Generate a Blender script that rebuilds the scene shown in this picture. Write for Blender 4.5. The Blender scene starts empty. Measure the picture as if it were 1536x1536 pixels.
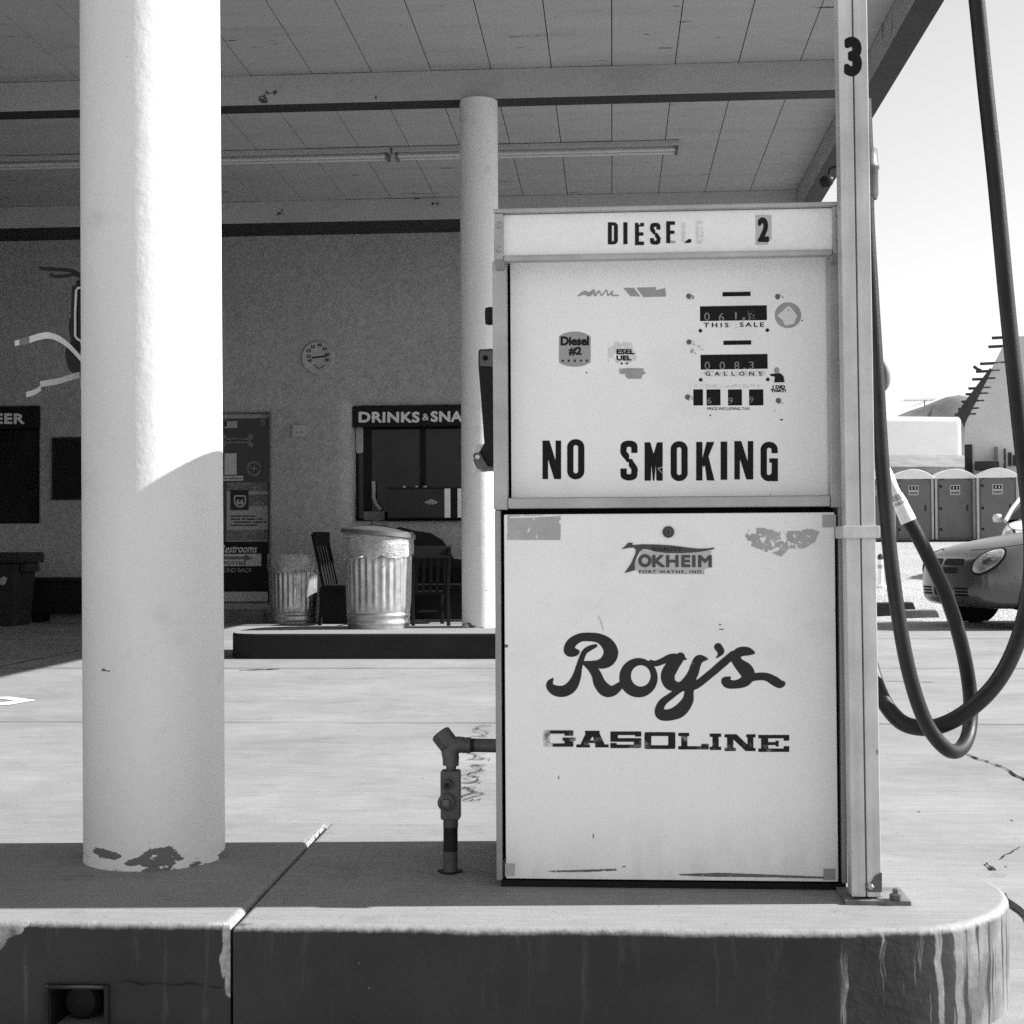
import bpy, bmesh, math, random
import numpy as np
from mathutils import Vector, Matrix, noise as mnoise
from mathutils.bvhtree import BVHTree

random.seed(7)
S = bpy.context.scene
COL = S.collection
R = math.radians

# ------------------------------------------------------------------ camera
F = 80.0 / 56.0 * 1536.0                 # focal length in photo pixels
CAMZ = 0.89
cam_d = bpy.data.cameras.new("camera"); cam = bpy.data.objects.new("camera", cam_d); COL.objects.link(cam)
cam_d.sensor_width = 56.0; cam_d.lens = 80.0; cam_d.clip_start = 0.05; cam_d.clip_end = 20000
CROT = (Matrix.Rotation(R(3.91), 4, 'Z') @ Matrix.Rotation(R(90 + 1.32), 4, 'X') @ Matrix.Rotation(-0.0055, 4, 'Z'))
cam.matrix_world = Matrix.Translation((0, 0, CAMZ)) @ CROT
S.camera = cam

# ------------------------------------------------------------------ sky, sun, exposure
SUN_EL, SUN_AZ = 35.5, 4.0               # azimuth counted from +X towards +Y
sd = Vector((math.cos(R(SUN_EL)) * math.cos(R(SUN_AZ)), math.cos(R(SUN_EL)) * math.sin(R(SUN_AZ)), math.sin(R(SUN_EL))))
W = bpy.data.worlds.new("World"); S.world = W; W.use_nodes = True
wn, wl = W.node_tree.nodes, W.node_tree.links
bg = wn['Background']
sky = wn.new('ShaderNodeTexSky'); sky.sky_type = 'NISHITA'; sky.sun_disc = False
sky.sun_elevation = R(SUN_EL); sky.sun_rotation = math.atan2(sd.x, sd.y)
sky.air_density = 2.0; sky.dust_density = 0.5; sky.ozone_density = 1.0; sky.altitude = 300
bw = wn.new('ShaderNodeRGBToBW')         # black-and-white film: the sky is grey
wl.new(sky.outputs[0], bw.inputs[0]); wl.new(bw.outputs[0], bg.inputs[0])
bg.inputs[1].default_value = 0.085
sun_d = bpy.data.lights.new("sun", 'SUN'); sun_d.energy = 4.8; sun_d.angle = R(0.5); sun_d.color = (1, 1, 1)
sun = bpy.data.objects.new("sun", sun_d); COL.objects.link(sun)
sun.rotation_mode = 'QUATERNION'; sun.rotation_quaternion = sd.to_track_quat('Z', 'Y'); sun.location = (30, 2, 22)
S.view_settings.view_transform = 'Standard'; S.view_settings.look = 'None'
S.view_settings.gamma = 1.0; S.view_settings.use_curve_mapping = False
S.view_settings.exposure = 1.12
try:
    S.cycles.max_bounces = 10; S.cycles.diffuse_bounces = 6; S.cycles.use_denoising = False    # the photograph is grainy film
except Exception:
    pass

# ------------------------------------------------------------------ measuring helpers (photo pixel -> place)
CR3 = CROT.to_3x3()
def ray(px, py): return CR3 @ Vector(((px - 768) / F, -(py - 768) / F, -1.0))
def at(px, py, Y):
    d = ray(px, py); t = Y / d.y
    return Vector((d.x * t, Y, CAMZ + d.z * t))
def atz(px, py, z):
    d = ray(px, py); t = (z - CAMZ) / d.z
    return Vector((d.x * t, d.y * t, z))
def X(px, py, Y): return at(px, py, Y).x
def Z(px, py, Y): return at(px, py, Y).z

# ------------------------------------------------------------------ materials
class NT:
    def __init__(s, name):
        s.m = bpy.data.materials.new(name); s.m.use_nodes = True
        s.n = s.m.node_tree.nodes; s.l = s.m.node_tree.links
        s.p = s.n['Principled BSDF']; s.tc = s.n.new('ShaderNodeTexCoord')
    def lk(s, a, b): s.l.new(a, b)
    def map(s, scale=(1, 1, 1), loc=(0, 0, 0), src=None):
        k = s.n.new('ShaderNodeMapping'); k.inputs['Scale'].default_value = scale; k.inputs['Location'].default_value = loc
        s.lk(src or s.tc.outputs['Object'], k.inputs[0]); return k.outputs[0]
    def noise(s, vec, scale=5, detail=4, rough=.55, dist=0):
        k = s.n.new('ShaderNodeTexNoise'); k.inputs['Scale'].default_value = scale; k.inputs['Detail'].default_value = detail
        k.inputs['Roughness'].default_value = rough; k.inputs['Distortion'].default_value = dist
        s.lk(vec, k.inputs['Vector']); return k.outputs['Fac']
    def ramp(s, fac, a, b, lo=0.0, hi=1.0):
        k = s.n.new('ShaderNodeMapRange'); k.clamp = True
        for i, v in zip((1, 2, 3, 4), (a, b, lo, hi)): k.inputs[i].default_value = v
        s.lk(fac, k.inputs[0]); return k.outputs[0]
    def math(s, op, a, b=0.0, c=0.0):
        k = s.n.new('ShaderNodeMath'); k.operation = op
        for i, v in enumerate((a, b, c)):
            if isinstance(v, (int, float)): k.inputs[i].default_value = v
            else: s.lk(v, k.inputs[i])
        return k.outputs[0]
    def mix(s, fac, a, b):                # grey mix of two values / sockets
        k = s.n.new('ShaderNodeMix'); k.data_type = 'FLOAT'; k.clamp_factor = True
        for i, v in zip((0, 2, 3), (fac, a, b)):
            if isinstance(v, (int, float)): k.inputs[i].default_value = v
            else: s.lk(v, k.inputs[i])
        return k.outputs[0]
    def xyz(s, src=None):
        k = s.n.new('ShaderNodeSeparateXYZ'); s.lk(src or s.tc.outputs['Object'], k.inputs[0]); return k.outputs
    def color(s, v):
        k = s.n.new('ShaderNodeCombineColor')
        for i in range(3):
            if isinstance(v, (int, float)): k.inputs[i].default_value = v
            else: s.lk(v, k.inputs[i])
        s.lk(k.outputs[0], s.p.inputs['Base Color'])
    def bump(s, h, strength=.3, dist=.01):
        k = s.n.new('ShaderNodeBump'); k.inputs['Strength'].default_value = strength; k.inputs['Distance'].default_value = dist
        s.lk(h, k.inputs['Height']); s.lk(k.outputs[0], s.p.inputs['Normal'])
    def set(s, rough=.6, metal=0, spec=.5):
        s.p.inputs['Roughness'].default_value = rough; s.p.inputs['Metallic'].default_value = metal
        s.p.inputs['Specular IOR Level'].default_value = spec; return s

def M(name, v, var=.08, scale=6, rough=.6, metal=0, spec=None, bump=0, bscale=60, bdist=.002, fine=.04, stretch=(1, 1, 1)):
    if spec is None: spec = .12 if v < .06 else (.25 if v < .2 else .5)
    t = NT(name).set(rough, metal, spec)
    mp = t.map(stretch)
    a = t.noise(mp, scale, 5); b = t.noise(mp, scale * 14, 3)
    f = t.math('ADD', t.ramp(a, .25, .75, 1 - var, 1 + var), t.ramp(b, .25, .75, -fine, fine))
    t.color(t.math('MULTIPLY', f, v))
    if bump: t.bump(t.noise(t.map(), bscale, 4), bump, bdist)
    return t.m

def ink_mat(name, ink, paper, wear=.35, scale=40, stretch=(1, 1, 1), rough=.5):
    t = NT(name).set(rough, 0, .10)
    n = t.noise(t.map(stretch), scale, 6, .65)
    f = t.ramp(n, wear - .05, wear + .05)
    t.color(t.mix(f, paper, ink)); return t.m

def make_white_paint_column():
    t = NT('column_paint').set(.55, 0, .4)
    x, y, z = t.xyz()
    big = t.noise(t.map((1, 1, .35)), 4, 5); fine = t.noise(t.map(), 45, 4)
    base = t.math('MULTIPLY', t.ramp(big, .3, .7, .93, 1.04), .72)
    smudge = t.ramp(t.noise(t.map((1.5, 1.5, 2.2), (3, 1, 0)), 3.2, 6, .62), .60, .72, 1, .86)
    base = t.math('MULTIPLY', base, smudge)
    # flaked paint near the foot: ragged, wider than tall
    low = t.ramp(z, .02, .075, 1, 0)
    fl = t.noise(t.map((1, 1, 2.4), (.35, .2, 0)), 8.5, 5, .6)
    mask = t.ramp(t.math('ADD', t.math('MULTIPLY', low, .22), fl), .735, .75)
    chip = t.ramp(t.noise(t.map((1, 1, 1), (9, 4, 2)), 11, 4), .775, .785)
    m2 = t.math('MAXIMUM', mask, chip)
    t.color(t.mix(m2, base, .13))
    h = t.math('ADD', t.math('MULTIPLY', t.noise(t.map((1, 1, .8)), 26, 5, .6), .8), t.math('MULTIPLY', fine, .35))
    h = t.math('SUBTRACT', h, t.math('MULTIPLY', m2, .5))
    t.bump(h, .35, .006); return t.m

def make_concrete(name, v, stre=(1, 1, 1), blot=.12, dark=.25, sc=1.0, rough=.85, bump=.25):
    t = NT(name).set(rough, 0, .3)
    a = t.noise(t.map(stre), 1.1 * sc, 6, .6); b = t.noise(t.map(tuple(q * 1 for q in stre)), 7 * sc, 6, .65)
    c = t.noise(t.map(), 120 * sc, 3); d = t.noise(t.map((1, 1, 1), (4, 7, 0)), 26 * sc, 3, .5)
    f = t.math('MULTIPLY', t.ramp(a, .3, .7, 1 - blot, 1 + blot), t.ramp(b, .3, .75, 1.0 - blot * .7, 1 + blot * .5))
    f = t.math('MULTIPLY', f, t.ramp(c, .3, .7, .93, 1.07))
    f = t.math('MULTIPLY', f, t.ramp(d, .68, .74, 1, 1 - dark))
    q = t.noise(t.map((.22, 3.0, 1), (3, 1, 0)), 13 * sc, 6, .72); f = t.math('MULTIPLY', f, t.ramp(q, .34, .66, .87, 1.08))
    e = t.noise(t.map((1, 1, 1), (11, 3, 0)), 2.6 * sc, 7, .7); f = t.math('MULTIPLY', f, t.ramp(e, .56, .70, 1, 1 - dark * .55))
    g = t.noise(t.map((1, 1, 1), (1, 8, 0)), 300 * sc, 2); f = t.math('MULTIPLY', f, t.ramp(g, .35, .65, .90, 1.08))
    t.color(t.math('MULTIPLY', f, v))
    t.bump(t.math('ADD', c, t.math('MULTIPLY', b, 1.2)), bump, .004); return t.m

def make_curb_paint():
    # dark painted sides of the island with pale runs; heavier towards the rounded end
    t = NT('curb_paint').set(.6, 0, .15)
    x, y, z = t.xyz()
    blot = t.noise(t.map(), 5, 6, .6); fine = t.noise(t.map(), 70, 4)
    dark = t.math('MULTIPLY', t.ramp(blot, .3, .7, .85, 1.2), .036)
    wob = t.noise(t.map((1, 1, 3.0)), 6, 4)
    sx = t.math('ADD', t.math('MULTIPLY', t.math('ADD', x, y), 1.0), t.math('MULTIPLY', wob, .022))
    cx = t.n.new('ShaderNodeCombineXYZ'); t.lk(sx, cx.inputs[0]); t.lk(t.math('MULTIPLY', z, .075), cx.inputs[2])
    run = t.noise(cx.outputs[0], 30, 5, .62)
    heavy = t.math('ADD', t.ramp(x, .34, .56, 0, .13), t.ramp(x, .56, .74, 0, .17))
    runs = t.ramp(t.math('ADD', run, heavy), .66, .715)
    runs = t.math('MULTIPLY', runs, t.ramp(t.noise(t.map((1, 1, .7), (3, 3, 3)), 9, 5, .65), .36, .60, .35, 1))
    faint = t.math('MULTIPLY', t.ramp(run, .57, .72), .20)
    pale = t.math('MULTIPLY', t.ramp(blot, .3, .7, .7, 1.15), .25)
    specks = t.ramp(t.noise(t.map(), 95, 2), .76, .79)
    c = t.mix(faint, dark, pale); c = t.mix(runs, c, pale); c = t.mix(t.math('MULTIPLY', specks, .35), c, .4)
    # chipped corner, bare concrete
    tri = t.math('ADD', t.math('ADD', t.ramp(x, -1.16, -1.05, .5, -.4), t.ramp(z, .10, .19, -.75, .25)), t.math('MULTIPLY', t.noise(t.map(), 22, 4), .6))
    rawm = t.ramp(tri, .38, .42)
    raw = t.ramp(t.noise(t.map(), 34, 5, .7), .3, .7, .08, .48)
    c = t.mix(rawm, c, raw)
    # paint broken away along the joint between the slabs
    jn = t.math('ADD', t.ramp(x, -.734, -.708, -.35, .35), t.math('ADD', t.ramp(z, .02, .13, -.5, .0), t.math('MULTIPLY', t.noise(t.map((1, 1, .6)), 45, 4), .9)))
    jm = t.math('MULTIPLY', t.ramp(jn, .44, .50), t.ramp(x, -.7045, -.704, 1, 0))
    c = t.mix(jm, c, t.ramp(fine, .3, .7, .22, .46)); rawm = t.math('MAXIMUM', rawm, jm)
    # worn lip just under the top edge
    lz = t.math('ADD', z, t.math('ADD', t.math('MULTIPLY', t.math('SUBTRACT', t.noise(t.map((1, 1, 1), (2, 9, 4)), 14, 5, .65), .5), .012), t.math('MULTIPLY', t.math('SUBTRACT', fine, .5), .010)))
    lip = t.ramp(lz, .1855, .1945)
    c = t.mix(lip, c, t.math('MULTIPLY', t.ramp(fine, .3, .7, .9, 1.1), .265))
    t.color(c)
    t.bump(t.math('ADD', t.math('MULTIPLY', fine, .5), t.math('ADD', t.math('MULTIPLY', rawm, t.noise(t.map(), 40, 5)), t.noise(t.map(), 18, 4))), .5, .006); return t.m

def make_ceiling_paint():
    t = NT('ceiling_paint').set(.6, 0, .4)
    a = t.noise(t.map((.5, 2, 1)), 1.2, 5); st = t.noise(t.map((.6, 3.2, 1), (2, 5, 0)), 2.3, 6, .65)
    base = t.math('MULTIPLY', t.ramp(a, .3, .7, .94, 1.05), .40)
    base = t.math('MULTIPLY', base, t.ramp(st, .52, .70, 1, .86))
    peel = t.ramp(t.noise(t.map((.8, 3.2, 1), (6.3, 1.2, 0)), 2.1, 6, .66), .668, .676)
    t.color(t.mix(peel, base, .06))
    t.bump(t.math('SUBTRACT', t.noise(t.map(), 60, 3), peel), .25, .004); return t.m

def make_stucco():
    t = NT('stucco').set(.85, 0, .25)
    a = t.noise(t.map(), .7, 5); w = t.noise(t.map((1, 1, 1)), 15, 5, .62, 1.2); f = t.noise(t.map(), 55, 4, .6)
    c = t.math('MULTIPLY', t.ramp(a, .3, .7, .88, 1.1), .36)
    c = t.math('MULTIPLY', c, t.ramp(w, .33, .64, .76, 1.09))
    c = t.math('MULTIPLY', c, t.ramp(t.noise(t.map((1, 1, 1), (7, 3, 1)), 3, 6, .7), .62, .7, 1, 1.15))
    t.color(c)
    t.bump(t.math('ADD', w, t.math('MULTIPLY', f, .6)), .75, .018); return t.m

def make_gravel():
    t = NT('gravel').set(.95, 0, .2)
    a = t.noise(t.map(), .5, 5); b = t.noise(t.map(), 9, 5, .7)
    k = t.n.new('ShaderNodeTexVoronoi'); k.inputs['Scale'].default_value = 26; t.lk(t.map(), k.inputs['Vector'])
    c = t.math('MULTIPLY', t.ramp(a, .3, .7, .85, 1.12), t.ramp(b, .3, .7, .72, 1.2))
    c = t.math('MULTIPLY', c, t.ramp(k.outputs['Distance'], 0, .6, 1.1, .62))
    t.color(t.math('MULTIPLY', c, .54))
    t.bump(t.math('ADD', b, k.outputs['Distance']), .8, .03); return t.m

def make_galv():
    t = NT('galvanised_steel').set(.42, .85, .5)
    k = t.n.new('ShaderNodeTexVoronoi'); k.inputs['Scale'].default_value = 22; t.lk(t.map(), k.inputs['Vector'])
    g = t.n.new('ShaderNodeRGBToBW'); t.lk(k.outputs['Color'], g.inputs[0])
    n = t.noise(t.map(), 4, 6, .6)
    t.color(t.math('MULTIPLY', t.ramp(n, .3, .7, .34, .56), t.ramp(g.outputs[0], 0, 1, .85, 1.15)))
    t.lk(t.ramp(n, .3, .7, .55, .33), t.p.inputs['Roughness']); return t.m

def make_post_metal():
    t = NT('worn_aluminium').set(.45, .35, .5)
    st = t.noise(t.map((40, 40, 1.6)), 1, 6, .6); n = t.noise(t.map(), 9, 5, .6)
    c = t.math('MULTIPLY', t.ramp(st, .35, .65, .50, .62), t.ramp(n, .32, .7, .82, 1.1))
    sp = t.ramp(t.noise(t.map((60, 60, 22), (1, 4, 2)), 1, 3), .70, .77)
    t.color(t.mix(t.math('MULTIPLY', sp, .7), c, .12))
    t.bump(n, .12, .003); return t.m

def make_pump_paint(name, v):
    t = NT(name).set(.36, 0, .5)
    a = t.noise(t.map(), 3, 6, .6); b = t.noise(t.map((1, 1, 1), (5, 2, 8)), 40, 4)
    c = t.math('MULTIPLY', t.ramp(a, .3, .7, .965, 1.02), v)
    sp = t.ramp(t.noise(t.map((1, 1, .6), (2, 2, 2)), 58, 2), .765, .80)
    c = t.mix(t.math('MULTIPLY', sp, .45), c, .3)
    st = t.ramp(t.noise(t.map((9, 9, 1.2), (3, 1, 0)), 3, 5, .6), .70, .78)
    c = t.mix(t.math('MULTIPLY', st, .10), c, .35)
    x, y, z = t.xyz()
    gr = t.math('MULTIPLY', t.ramp(z, .0, .16, .30, 0), t.ramp(t.noise(t.map((1, 1, .25), (4, 4, 1)), 16, 5, .65), .42, .66))
    edge = t.math('MULTIPLY', t.ramp(t.noise(t.map((.7, 1, .9), (8, 1, 3)), 6, 6, .7), .50, .70), .13)
    c = t.mix(t.math('ADD', gr, edge), c, .30)
    t.color(c); t.lk(t.ramp(a, .35, .65, .30, .5), t.p.inputs['Roughness'])
    t.bump(t.math('ADD', t.math('MULTIPLY', b, .12), t.math('MULTIPLY', t.noise(t.map((1, 1, 1), (6, 0, 2)), 4.5, 2), 1.0)), .28, .010); return t.m

def make_bag():
    t = NT('clear_plastic_bag').set(.22, 0, .5)
    n = t.noise(t.map(), 7, 5, .6)
    t.color(t.ramp(n, .3, .7, .40, .60)); t.lk(t.ramp(n, .35, .65, .35, .75), t.p.inputs['Alpha'])
    t.bump(t.noise(t.map((1, 1, 2.5)), 20, 5, .6, .6), .9, .015); return t.m

def glass_mat(name, v=.012, rough=.04):
    t = NT(name).set(rough, 0, .21)
    d = t.ramp(t.noise(t.map((1, 1, .5)), 2.2, 6, .65), .45, .75, 1, 3.2)
    t.color(t.math('MULTIPLY', d, v)); t.lk(t.ramp(t.noise(t.map(), 5, 5), .4, .7, rough, rough * 5), t.p.inputs['Roughness']); return t.m

MT = dict(
    column=make_white_paint_column(), ceiling=make_ceiling_paint(), stucco=make_stucco(),
    pave=make_concrete('pavement_concrete', .265, (.85, 1.0, 1), .17, .34),
    island_top=make_concrete('island_concrete', .245, (1, 1, 1), .07, .42, 2.2),
    curb=make_curb_paint(), gravel=make_gravel(), galv=make_galv(), post=make_post_metal(),
    enamel=make_pump_paint('pump_enamel', .88), dial=make_pump_paint('dial_enamel', .88),
    lamp_face=M('lamp_face', .84, .08, 5, .35), alu=M('brushed_aluminium', .40, .22, 9, .45, .4, bump=.15, bscale=25),
    alu_dark=M('darker_aluminium', .30, .1, 9, .5, .4),  # darker, plainer aluminium for the lower frame rails
    black=M('black_gap', .012, .2, 10, .6), rubber=M('hose_rubber',  .011, .6, 9, .45, 0, .25, bump=.3, bscale=160, bdist=.002),
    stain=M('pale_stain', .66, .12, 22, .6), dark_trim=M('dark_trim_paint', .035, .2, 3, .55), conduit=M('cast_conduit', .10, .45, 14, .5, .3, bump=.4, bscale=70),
    conduit_dark=M('conduit_tar', .02, .3, 14, .5), ink=ink_mat('black_lettering', .012, .25, .22, 35),
    ink_clean=M('clean_black_ink', .015, .1, 20, .45), ink_grey=M('grey_ink', .22, .2, 30, .6),
    roy=ink_mat('brushed_dark_paint', .035, .12, .30, 16, (1, 1, 3)),
    gas=ink_mat('worn_slab_ink', .02, .26, .36, 12, (1.5, 1, 3)), gas_faded=ink_mat('faded_slab_ink', .18, .66, .50, 26),
    sticker=M('grey_sticker', .33, .1, 20, .6), tape=M('grey_tape', .40, .12, 25, .6), paper=M('white_paper', .72, .08, 20, .6),
    emblem_bg=M('emblem_ground', .47, .08, 20, .5), emblem=M('emblem_dark', .075, .15, 30, .5),
    pale=M('pale_lettering', .62, .06, 20, .5), digit=M('counter_digit', .24, .15, 40, .5),
    steel=M('bolt_steel', .38, .2, 30, .35, .8), wood=M('dark_wood', .009, .3, 8, .75, bump=.2),
    glass=glass_mat('dark_glass', .006, .03), sign_black=M('black_sign_paint', .012, .2, 6, .45),
    plastic=M('black_plastic', .02, .2, 6, .42), bag=make_bag(),
    lid=M('dull_lid_steel', .15, .25, 7, .5, .6, bump=.3, bscale=30), white_wall=M('whitewash', .62, .05, 2, .8, bump=.25),
    grey_wall=M('grey_plaster', .52, .10, .8, .85, bump=.25, bscale=20), shingle=make_concrete('gravel_roof', .22, (1, 1, 1), .3, .3, 1.0),
    timber=M('old_timber', .05, .3, 4, .7), toilet=M('toilet_plastic', .135, .08, 2, .45), toilet_roof=M('toilet_roof_plastic', .78, .05, 3, .5),
    toilet_edge=M('toilet_trim', .40, .1, 3, .5), car=M('car_paint', .12, .05, 3, .22, .55, .6), car_pale=M('pale_car_paint', .62, .05, 3, .25),
    lamp=M('headlamp_lens', .50, .75, 8, .12, .2, fine=.2), tyre=M('tyre_rubber', .015, .2, 12, .7), rim=M('wheel_rim', .4, .1, 8, .35, .6),
    mountain=make_concrete('desert_rock', .19, (1, 1, 1), .25, .2, .012), road_paint=M('road_paint', .78, .12, 10, .7),
    crack=M('crack_dirt', .02, .3, 20, .95), strap=M('pale_strap', .55, .15, 20, .45), white_plastic=M('white_plastic', .72, .1, 12, .4),
    poster_dark=M('poster_dark', .035, .4, 18, .6), poster_mid=M('poster_mid', .16, .6, 26, .6), tube=M('tube_glass', .52, .08, 8, .3),
    cooler=M('cooler_enamel', .035, .15, 8, .35), bulb=M('lamp_dark', .02, .2, 10, .4), scuff=M('scuffed_steel', .14, .4, 30, .6),
    bin=M('bin_plastic', .03, .2, 6, .5), rockm=make_concrete('weathered_block', .20, (1, 1, 1), .3, .3, 5),
)

# ------------------------------------------------------------------ object helpers
def origin(o):
    v = Vector((0, 0, 0))
    while o: v += o.location; o = o.parent
    return v
def thing(name, label, cat, loc=(0, 0, 0), group=None):
    o = bpy.data.objects.new(name, None); o.empty_display_size = .1; COL.objects.link(o); o.location = loc
    return tag(o, label, cat, group)
def tag(o, label=None, cat=None, group=None, kind=None):
    if label: o['label'] = label
    if cat: o['category'] = cat
    if group: o['group'] = group
    if kind: o['kind'] = kind
    return o
def link_mesh(name, verts, faces, mat, parent=None, smooth=None, bev=0, segs=2, loc=None, mats=None, fmat=None, weld=True):
    o0 = origin(parent) if parent else Vector(loc or (0, 0, 0))
    me = bpy.data.meshes.new(name)
    me.from_pydata([tuple(Vector(v) - o0) for v in verts], [], faces)
    for mm in (mats or [mat]): me.materials.append(mm)
    if fmat:
        for p, i in zip(me.polygons, fmat): p.material_index = i
    if bev or weld:
        bm = bmesh.new(); bm.from_mesh(me)
        if weld: bmesh.ops.remove_doubles(bm, verts=bm.verts, dist=1e-5)
        if bev:
            bmesh.ops.recalc_face_normals(bm, faces=bm.faces)
            es = [e for e in bm.edges if e.is_manifold and e.calc_face_angle(0) > .6]
            bmesh.ops.bevel(bm, geom=es, offset=bev, segments=segs, affect='EDGES', clamp_overlap=True, profile=.6)
        else:
            bmesh.ops.recalc_face_normals(bm, faces=bm.faces)
        bm.to_mesh(me); bm.free()
    if smooth is not None or bev:
        me.shade_smooth(); me.set_sharp_from_angle(angle=R(smooth if smooth is not None else 40))
    ob = bpy.data.objects.new(name, me); COL.objects.link(ob)
    if bev: wn_ = ob.modifiers.new('normals', 'WEIGHTED_NORMAL'); wn_.keep_sharp = True
    if parent: ob.parent = parent
    else: ob.location = o0
    return ob

class MB:
    def __init__(s): s.v = []; s.f = []
    def add(s, vs, fs):
        k = len(s.v); s.v += [Vector(v) for v in vs]; s.f += [[k + i for i in f] for f in fs]; return s
    def box(s, x0, x1, y0, y1, z0, z1, mat=None):
        vs = [(x, y, z) for x in (x0, x1) for y in (y0, y1) for z in (z0, z1)]
        if mat: vs = [mat @ Vector(v) for v in vs]
        return s.add(vs, [(0, 1, 3, 2), (4, 6, 7, 5), (0, 4, 5, 1), (2, 3, 7, 6), (0, 2, 6, 4), (1, 5, 7, 3)])
    def tube(s, pts, r, n=10, cap=True):
        pts = [Vector(p) for p in pts]; rs = r if isinstance(r, (list, tuple)) else [r] * len(pts)
        vs = []; fs = []; up = None
        for i, p in enumerate(pts):
            d = (pts[min(i + 1, len(pts) - 1)] - pts[max(i - 1, 0)]).normalized()
            if up is None:
                up = d.orthogonal().normalized()
            up = (up - d * up.dot(d)).normalized(); sd_ = d.cross(up)
            for k in range(n):
                a = 2 * math.pi * k / n; vs.append(p + (up * math.cos(a) + sd_ * math.sin(a)) * rs[i])
        for i in range(len(pts) - 1):
            for k in range(n):
                fs.append((i * n + k, i * n + (k + 1) % n, (i + 1) * n + (k + 1) % n, (i + 1) * n + k))
        if cap: fs.append(tuple(range(n))[::-1]); fs.append(tuple((len(pts) - 1) * n + k for k in range(n)))
        return s.add(vs, fs)
    def lathe(s, prof, c=(0, 0, 0), n=32, mat=None, mod=None):
        c = Vector(c); vs = []; fs = []
        for i, (r, z) in enumerate(prof):
            for k in range(n):
                a = 2 * math.pi * k / n; q = mod(i, a) if mod else 1.0
                v = Vector((r * q * math.cos(a), r * q * math.sin(a), z)); vs.append((mat @ v if mat else v) + c)
        for i in range(len(prof) - 1):
            for k in range(n):
                fs.append((i * n + k, i * n + (k + 1) % n, (i + 1) * n + (k + 1) % n, (i + 1) * n + k))
        if prof[0][0] > 1e-5: fs.append(tuple(range(n))[::-1])
        if prof[-1][0] > 1e-5: fs.append(tuple((len(prof) - 1) * n + k for k in range(n)))
        return s.add(vs, fs)
    def prism(s, poly, y0, y1):            # outline in X,Z, thickness along Y
        n = len(poly); vs = [(p[0], y0, p[1]) for p in poly] + [(p[0], y1, p[1]) for p in poly]
        fs = [tuple(range(n)), tuple(range(n, 2 * n))[::-1]] + [(i, i + n, (i + 1) % n + n, (i + 1) % n) for i in range(n)]
        return s.add(vs, fs)
    def obj(s, name, mat, parent=None, **k): return link_mesh(name, s.v, s.f, mat, parent, **k)

def catmull(pts, k=6):
    P = [Vector(p) for p in pts]; P = [P[0] * 2 - P[1]] + P + [P[-1] * 2 - P[-2]]; out = []
    for i in range(1, len(P) - 2):
        a, b, c, d = P[i - 1:i + 3]
        for j in range(k):
            t = j / k
            out.append(.5 * ((2 * b) + (c - a) * t + (2 * a - 5 * b + 4 * c - d) * t * t + (3 * b - a - 3 * c + d) * t ** 3))
    out.append(P[-2]); return out

# ---- flat lettering and stickers: an inside/outside field is contoured into a thin sheet on a surface
def f_box(x0, y0, x1, y1, r=0.0):
    cx, cy, hx, hy = (x0 + x1) / 2, (y0 + y1) / 2, abs(x1 - x0) / 2 - r, abs(y1 - y0) / 2 - r
    def f(x, y):
        qx = np.abs(x - cx) - hx; qy = np.abs(y - cy) - hy
        return np.hypot(np.maximum(qx, 0), np.maximum(qy, 0)) + np.minimum(np.maximum(qx, qy), 0) - r
    return f
def f_poly(pts):
    def f(x, y):
        d = np.full(x.shape, 1e9); ins = np.zeros(x.shape, bool); n = len(pts)
        for i in range(n):
            (ax, ay), (bx, by) = pts[i], pts[(i + 1) % n]
            ex, ey = bx - ax, by - ay; L = ex * ex + ey * ey + 1e-12
            t = np.clip(((x - ax) * ex + (y - ay) * ey) / L, 0, 1)
            d = np.minimum(d, np.hypot(x - ax - ex * t, y - ay - ey * t))
            c = (ay > y) != (by > y)
            with np.errstate(divide='ignore', invalid='ignore'):
                xi = ax + (y - ay) * ex / (ey if abs(ey) > 1e-12 else 1e-12)
            ins ^= c & (x < xi)
        return np.where(ins, -d, d)
    return f
def f_stroke(pts, k=6, r=None, smooth=True):
    q = [(p[0], p[1], (p[2] if len(p) > 2 else r)) for p in pts]
    if smooth: q = [tuple(v) for v in catmull(q, k)]
    def f(x, y):
        d = np.full(x.shape, 1e9)
        for (ax, ay, ar), (bx, by, br) in zip(q[:-1], q[1:]):
            ex, ey = bx - ax, by - ay; L = ex * ex + ey * ey + 1e-12
            t = np.clip(((x - ax) * ex + (y - ay) * ey) / L, 0, 1)
            d = np.minimum(d, np.hypot(x - ax - ex * t, y - ay - ey * t) - (ar + (br - ar) * t))
        return d
    return f
def f_ell(cx, cy, rx, ry): return lambda x, y: (np.hypot((x - cx) / rx, (y - cy) / ry) - 1) * min(rx, ry)
def f_or(*fs): return lambda x, y: np.minimum.reduce([f(x, y) for f in fs])
def f_sub(a, *bs): return lambda x, y: np.maximum.reduce([a(x, y)] + [-b(x, y) for b in bs])
def f_and(*fs): return lambda x, y: np.maximum.reduce([f(x, y) for f in fs])
def f_noise(scale, thr, amp=1.0, seed=0, sx=1.0, sy=1.0):
    def f(x, y):
        o = np.empty(x.shape)
        for i in np.ndindex(x.shape):
            o[i] = .42 * mnoise.fractal((float(x[i]) * sx / scale + seed, float(y[i]) * sy / scale, seed * 1.7), 1.0, 2.0, 4)
        return (thr - o) * amp
    return f

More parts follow.
